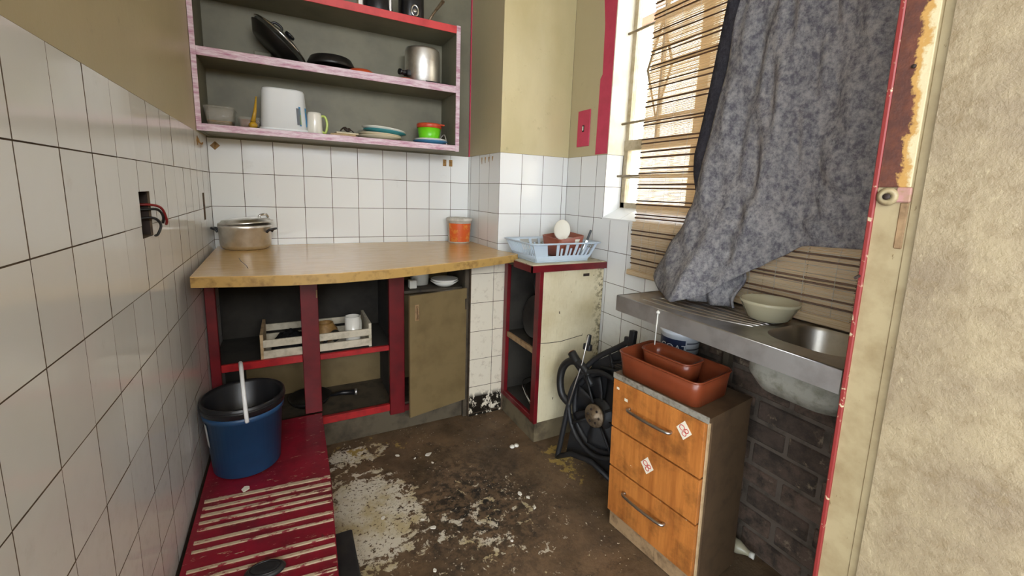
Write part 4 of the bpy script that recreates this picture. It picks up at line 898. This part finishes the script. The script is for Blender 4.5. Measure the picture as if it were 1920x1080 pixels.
o = MB().lathe([(0, 0), (0.045, 0.002), (0.05, 0.02), (0.046, 0.02), (0, 0.006)], 22).build('plastic_dish', 'dirtwhite'); o.location = (1.70, -0.73, ZK + 0.09); tag(o, 'flat white plastic dish on the reddish tray in rack', 'dish')
p = thing('knife', 'table knife with black handle sticking out of the dish rack', 'knife', (1.765, -0.74, ZK + 0.02), rot=(0, rt(18), rt(-30)))
MB().box(-0.005, 0.005, -0.001, 0.001, 0, 0.09).build('blade', 'chrome', p); MB().box(-0.006, 0.006, -0.004, 0.004, 0.085, 0.145, bev=0.002).build('handle', 'blackp', p)

# ---- buckets on the platform
PZT = PZ + 0.004
bk = thing('bucket', 'blue plastic bucket standing on the red platform', 'bucket', (0.149, -0.735, PZT))
MB().lathe([(0, 0.0), (0.113, 0.0), (0.117, 0.004), (0.132, 0.228), (0.139, 0.230), (0.140, 0.252), (0.136, 0.252), (0.13, 0.23), (0.113, 0.008), (0, 0.006)], 44).build('body', 'blue', bk)
lb = MB().loft([[(r_ * math.cos(a), r_ * math.sin(a), z_) for a in [rt(186 + 22 * k / 6) for k in range(7)]] for r_, z_ in ((0.1262, 0.12), (0.1335, 0.215))], False, False, False); lb.build('label', 'white', bk)
kb = thing('bucket', 'black plastic bucket with upright white handle nested in the blue one', 'bucket', (0.149, -0.735, PZT + 0.03))
MB().lathe([(0, 0), (0.108, 0.0), (0.128, 0.218), (0.1415, 0.223), (0.144, 0.262), (0.138, 0.264), (0.13, 0.25), (0.108, 0.006), (0, 0.006)], 44).build('body', 'blackp', kb)
MB().tube([Vector(q) for q in ring(0.1425, 0.245, 44)], 0.004, 6, closed=True).build('rim_band', 'blackp', kb)
hp = sm([(0.02, -0.147, 0.212), (0.018, -0.147, 0.25), (0.012, -0.115, 0.33), (0.002, -0.03, 0.385), (-0.008, 0.05, 0.37), (-0.014, 0.12, 0.30), (-0.016, 0.147, 0.245)], 5)
MB().tube(hp, 0.0072, 8).build('handle', 'white', kb)
# ---- black things by the platform
o = MB().box(0.409, 0.487, -1.66, -1.19, 0.0, 0.128, bev=0.006, seg=2).build('storage_box', 'blackm'); tag(o, 'low black box on the floor against the red platform', 'box')
p = thing('plastic_oval', 'oval black plastic lid lying on the ridged red platform', 'lid', (0.232, -1.34, PZT), rt(-8))
MB().lathe([(0, 0), (0.05, 0), (0.054, 0.005), (0.045, 0.012), (0.02, 0.014), (0, 0.012)], 28, sx=1.0, sy=0.62).build('body', 'blackm', p); MB().tube([Vector(q) for q in ring(0.04, 0.012, 24, sy=0.6)], 0.0025, 5, closed=True).build('raised_rim', 'blackp', p)

# ---- radiator fan leaning against the cream cabinet side
fa = thing('radiator_fan', 'black car radiator fan with shroud, hose and rusty hub on floor', 'radiator fan', (1.478, -1.02, 0.014)); 
FR = math.atan2(-0.975, 0.224); fa.rotation_mode = 'QUATERNION'; fa.rotation_quaternion = (Matrix.Rotation(FR, 4, 'Z') @ R('X', -6)).to_quaternion()
HC = (0.205, 0.0, 0.315)
MB().tube([(HC[0] + 0.178 * math.cos(2 * PI * k / 36), 0, HC[2] + 0.195 * math.sin(2 * PI * k / 36)) for k in range(36)], 0.011, 8, closed=True).build('shroud_ring', 'blackm', fa)
MB().tube([(HC[0] + 0.165 * math.cos(2 * PI * k / 36), 0.03, HC[2] + 0.18 * math.sin(2 * PI * k / 36)) for k in range(36)], 0.014, 8, closed=True).build('shroud_ring', 'blackm', fa)
MB().tube(sm([(0.0, 0, 0.0), (0.012, 0, 0.12), (0.03, 0, 0.30), (0.05, 0.01, 0.42), (0.13, 0.02, 0.55), (0.24, 0.03, 0.64), (0.30, 0.03, 0.69)], 4), 0.013, 8).build('frame_arm', 'blackm', fa)
MB().tube(sm([(0.30, 0.03, 0.69), (0.325, 0.03, 0.6), (0.35, 0.02, 0.4), (0.37, 0.01, 0.2), (0.385, 0, 0.03)], 4), 0.012, 8).build('frame_arm', 'blackm', fa)
MB().tube([(0.0, 0, 0.005), (0.08, 0, 0.06), (0.2, 0.0, 0.085), (0.385, 0, 0.04)], 0.013, 8).build('frame_arm', 'blackm', fa)
MB().box(0.292, 0.318, 0.015, 0.045, 0.66, 0.735, bev=0.003).box(0.268, 0.292, 0.02, 0.04, 0.665, 0.70, bev=0.003).build('mounting_lug', 'blackm', fa)
for a, b in (((0.22, 0.03, 0.56), (0.30, 0.03, 0.60)), ((0.25, 0.03, 0.63), (0.28, 0.03, 0.57)), ((0.20, 0.03, 0.60), (0.23, 0.03, 0.54)), ((0.16, 0.03, 0.52), (0.34, 0.03, 0.55))): MB().tube([a, b], 0.007, 6).build('lattice_strut', 'blackm', fa)
for a in (35, 125, 215, 305): MB().tube([(HC[0] + 0.05 * math.cos(rt(a)), -0.012, HC[2] + 0.055 * math.sin(rt(a))), (HC[0] + 0.175 * math.cos(rt(a)), 0.0, HC[2] + 0.19 * math.sin(rt(a)))], 0.006, 6).build('spoke', 'blackm', fa)
MB().lathe([(0, 0.0), (0.068, 0.0), (0.07, -0.012), (0.06, -0.03), (0.058, -0.036), (0, -0.036)], 28, X=T(HC[0], 0.01, HC[2]) @ R('X', -90) @ Matrix.Scale(-1, 4, (0, 0, 1))).build('motor_housing', 'blackm', fa)
MB().prism([(0.02, 0.03), (0.385, 0.05), (0.36, 0.4), (0.31, 0.66), (0.25, 0.63), (0.13, 0.54), (0.05, 0.42)], -0.05, -0.04, X=R('X', 90)).build('shroud_panel', 'blackm', fa)
hb = MB().lathe([(0, 0), (0.052, 0), (0.053, 0.006), (0.048, 0.012), (0.018, 0.012), (0.016, 0.018), (0, 0.018)], 28, X=T(HC[0], -0.026, HC[2]) @ R('X', 90)).build('hub', 'hub', fa)
for k in range(6): MB().lathe([(0, 0), (0.006, 0), (0.006, 0.002), (0, 0.002)], 10, X=T(HC[0] + 0.031 * math.cos(k * PI / 3), -0.0375, HC[2] + 0.031 * math.sin(k * PI / 3)) @ R('X', 90)).build('bolt_hole', 'bark', hb)
for k in range(7):
    a = rt(k * 360 / 7 + 12); c_, s_ = math.cos(a), math.sin(a)
    def bp(u, v): r_ = 0.05 + 0.105 * v; q = (u - 0.5) * (0.06 + 0.07 * v); return (HC[0] + r_ * c_ - q * s_ - 0.02 * v * v * s_, 0.025 + (u - 0.5) * 0.03, HC[2] + 1.06 * (r_ * s_ + q * c_ + 0.02 * v * v * c_))
    b_ = MB().grid(bp, 4, 6).build('fan_blade', 'blackm', fa); b_.modifiers.new('thick', 'SOLIDIFY').thickness = 0.003
MB().box(0.09, 0.37, 0.055, 0.085, 0.06, 0.53, bev=0.004).box(0.20, 0.34, 0.045, 0.09, 0.53, 0.57, bev=0.006).build('radiator_core', 'blackm', fa)
for k in range(3): MB().box(0.2, 0.335, 0.040, 0.046, 0.536 + k * 0.011, 0.541 + k * 0.011).build('tank_rib', 'hub', fa)
MB().tube(sm([(0.005, 0, 0.545), (0.04, 0.0, 0.515), (0.085, 0.01, 0.475), (0.13, 0.03, 0.42)], 4), 0.021, 10).build('hose', 'rubber', fa)
MB().lathe([(0, 0), (0.016, 0), (0.016, 0.002), (0, 0.002)], 12, X=T(0.0035, 0, 0.5465) @ R('Y', -52)).build('hose_end', 'copper', fa)
MB().tube(sm([(0.12, 0.01, 0.47), (0.07, 0.0, 0.505), (0.01, 0, 0.505), (-0.035, 0, 0.46), (-0.045, 0, 0.39), (-0.02, 0, 0.32), (0.03, 0.01, 0.29)], 5), 0.019, 10).build('hose', 'rubber', fa)
MB().tube([(0.10, -0.012, 0.66), (0.085, -0.012, 0.52), (0.06, -0.014, 0.40), (0.04, -0.014, 0.30)], 0.0032, 6).build('metal_rod', 'alu', fa)
MB().box(0.075, 0.115, -0.012, 0.012, 0.585, 0.615, bev=0.003).box(0.088, 0.104, -0.01, 0.01, 0.60, 0.66, bev=0.003).build('clip', 'blackm', fa)

# ---- paint buckets behind the drawer unit, under the sink
for i, (zb, lab) in enumerate(((0.0, 'white paint bucket on the floor behind the drawer unit'), (0.415, 'white paint bucket with navy label stacked under the sink'))):
    p = thing('paint_bucket', lab, 'bucket', (1.752, -1.455, zb + 0.0005))
    MB().lathe([(0, 0), (0.066, 0), (0.068, 0.004), (0.075, 0.36), (0.081, 0.362), (0.081, 0.372), (0.078, 0.374), (0.078, 0.388), (0.082, 0.39), (0.082, 0.41), (0.076, 0.413), (0, 0.413)], 32).build('body', 'white', p)
    if i == 1:
        def arc(a0, a1, z0, z1, mat, nm, e=0.0012):
            rad = lambda z: 0.068 + 0.007 * z / 0.36 + e
            return MB().loft([[(rad(z) * math.cos(rt(a0 + (a1 - a0) * k / 10)), rad(z) * math.sin(rt(a0 + (a1 - a0) * k / 10)), z) for k in range(11)] for z in (z0, z1)], False, False, False).build(nm, mat, p)
        arc(130, 236, 0.275, 0.345, 'label_blue', 'label_band'); arc(130, 222, 0.20, 0.27, 'board', 'label_picture')
        for q in range(5): arc(240, 300, 0.33 - q * 0.025, 0.336 - q * 0.025, 'ink', 'print_line')
        arc(240, 320, 0.195, 0.203, 'bark', 'print_line'); arc(240, 320, 0.128, 0.134, 'bark', 'print_line')
        cu = bpy.data.curves.new('txt', 'FONT'); cu.body = 'COAT'; cu.size = 0.04; cu.extrude = 0.0003
        to = bpy.data.objects.new('txt', cu); COL.objects.link(to); dg = bpy.context.evaluated_depsgraph_get(); me = bpy.data.meshes.new_from_object(to.evaluated_get(dg)); bpy.data.objects.remove(to)
        for v_ in me.vertices:
            a = rt(156) + v_.co.x / 0.074; r_ = 0.0768 + v_.co.z; v_.co = (r_ * math.cos(a), r_ * math.sin(a), 0.297 + v_.co.y)
        me.materials.append(M['lettering']); lo = bpy.data.objects.new('lettering', me); COL.objects.link(lo); lo.parent = p

# ---- plastic bowl on the drainer
p = thing('food_bowl', 'milky plastic bowl with brown leftovers on the sink drainer', 'bowl', (1.70, -1.825, SZ + 0.0045))
MB().lathe([(0, 0), (0.045, 0.0), (0.062, 0.01), (0.083, 0.055), (0.086, 0.057), (0.086, 0.066), (0.083, 0.066), (0.08, 0.055), (0.06, 0.013), (0, 0.003)], 36).build('shell', 'milky', p)
MB().lathe([(0, 0.004), (0.057, 0.012), (0.068, 0.032), (0, 0.034)], 28).build('leftovers', 'foodbrown', p)
# ---- bottle on the floor behind the drawer unit
p = thing('bottle', 'pale green plastic bottle lying on the floor beside the bricks', 'bottle', (1.785, -1.775, 0.026), rot=(rt(90), 0, rt(12)))
MB().lathe([(0, 0), (0.022, 0), (0.025, 0.008), (0.025, 0.07), (0.012, 0.1), (0.010, 0.11), (0, 0.11)], 18, (0, 0, -0.06)).build('body', 'milky', p); MB().lathe([(0, 0.05), (0.0115, 0.05), (0.0115, 0.066), (0, 0.066)], 12).build('cap', 'dirtwhite', p)

# ---- things on the walls
sw = thing('switch_plate', 'pink red painted switch plate with missing switch on window wall', 'switch plate', (XW - 0.004, -0.594, 1.69))
MB().box(-0.002, 0.005, -0.055, 0.055, -0.1, 0.098, bev=0.002).build('plate', 'pink', sw); MB().box(-0.004, -0.0015, -0.010, 0.008, -0.02, 0.016, bev=0.001).build('switch_hole', 'bark', sw); MB().box(-0.008, -0.003, -0.004, 0.004, -0.012, 0.010, bev=0.001).build('toggle', 'dirtwhite', sw)
wx = thing('wire_box', 'open socket hole with bare dark wires in the left tiles', 'socket', (-0.055, -1.136, 1.226))
MB().box(-0.002, 0.002, -0.046, 0.046, -0.058, 0.058).box(0.002, 0.05, 0.042, 0.046, -0.058, 0.058).box(0.002, 0.05, -0.046, -0.042, -0.058, 0.058).build('back_box', 'bark', wx)
for k, (y0, z0, pts) in enumerate(((0.02, 0.02, [(0.05, 0.03, 0.025), (0.075, 0.06, 0.015), (0.08, 0.085, -0.02), (0.075, 0.10, -0.035)]), (0.015, 0.008, [(0.05, 0.03, 0.012), (0.07, 0.05, 0.01), (0.075, 0.075, -0.01), (0.07, 0.09, -0.03)]), (0.0, -0.02, [(0.06, 0.02, -0.01), (0.075, 0.04, -0.03), (0.07, 0.03, -0.055), (0.06, 0.045, -0.062)]))):
    MB().tube(sm([(0.003, y0, z0)] + pts, 5), 0.0036, 6).build('wire', 'rubber' if k else 'wire_red', wx)
wx2 = thing('wire_chase', 'narrow dark slot cut in the tiles near the back corner', 'socket', (-0.055, -0.22, 1.206))
MB().box(-0.002, 0.002, -0.023, 0.019, -0.06, 0.06).build('back_box', 'bark', wx2); MB().tube([(0.0, 0, 0.05), (0.03, 0.003, 0.0), (0.0, 0, -0.05)], 0.004, 6).build('wire', 'rubber', wx2)
def hook(label, M4, mat='gold'):
    o = MB().box(-0.014, 0.014, -0.0015, 0.0005, -0.018, 0.014, bev=0.0005, X=R('Y', 45)).build('adhesive_pad', mat); o.matrix_world = M4
    MB().tube(sm([(0, -0.002, 0.01), (0, -0.006, -0.006), (0, -0.014, -0.016), (0, -0.018, -0.008)], 4), 0.003, 6).build('hook', mat, o); tag(o, label, 'hook')
hook('brown adhesive hook on back tiles below shelf corner', T(0.034, -0.001, 1.498)); hook('brown adhesive hook on left tiles below shelf', T(0.001, -0.262, 1.497) @ R('Z', 90))
for k, x in enumerate((1.222, 1.262)):
    o = MB().box(-0.011, 0.011, -0.0015, 0.0, -0.02, 0.02, bev=0.0004).build('glue_patch', 'gold'); o.location = (x, -0.0008, 1.487); tag(o, ('brown glue rectangle on the back tiles, farther from the pier', 'brown glue rectangle on the back tiles, nearer the pier')[k], 'glue mark', 'glue marks on the back tiles')
for k in range(4):
    o = MB().tube([(0, 0, 0.018), (0, 0.002, 0.0), (0, 0.0, -0.02 + 0.004 * k)], [0.0035, 0.002, 0.001], 5).build('glue_drip', 'gold'); o.location = (XR - 0.002, -0.215 - k * 0.05, 1.50); tag(o, 'yellowed glue drip on the pier side tiles', 'glue mark', 'glue drips on the pier tiles')

# ---- litter
def chip(label, px, py, Z, s, grp=None, mat='scrap'):
    q = hz(px, py, Z); n = 7; poly = [(s * random.uniform(.6, 1.1) * math.cos(2 * PI * k / n), s * random.uniform(.35, .75) * math.sin(2 * PI * k / n)) for k in range(n)]
    o = MB().prism(poly, 0, 0.004, bev=0.0008).build('paint_flake', mat); o.location = (q.x, q.y, Z + 0.0005); o.rotation_euler = (0, 0, random.uniform(0, 3)); tag(o, label, 'scrap', grp)
p = thing('paper_scrap', 'crumpled white paper scrap on the floor near the cream cabinet', 'scrap', hz(964, 838, 0.002))
for dx in (-0.012, 0.013): MB().lathe([(0, 0), (0.012, 0.001), (0.014, 0.007), (0.008, 0.013), (0, 0.014)], 9, (dx, 0, 0)).build('lump', 'scrap', p)
for (px, py, s) in ((803, 853, 0.020), (778, 860, 0.009), (811, 868, 0.009), (812, 990, 0.017), (792, 975, 0.012), (975, 926, 0.016), (990, 933, 0.012), (1002, 952, 0.012), (815, 1070, 0.010), (745, 855, 0.012), (960, 1015, 0.007), (718, 972, 0.012)):
    chip('flat white paint flake lying loose on the dirty floor', px, py, 0.001, s, 'loose paint flakes on the floor')
chip('white crumbled plaster bit on the red platform by the bucket', 461, 917, PZT - 0.002, 0.02); chip('tiny white flake on the red platform at the cabinet', 584, 772, PZT - 0.003, 0.006)
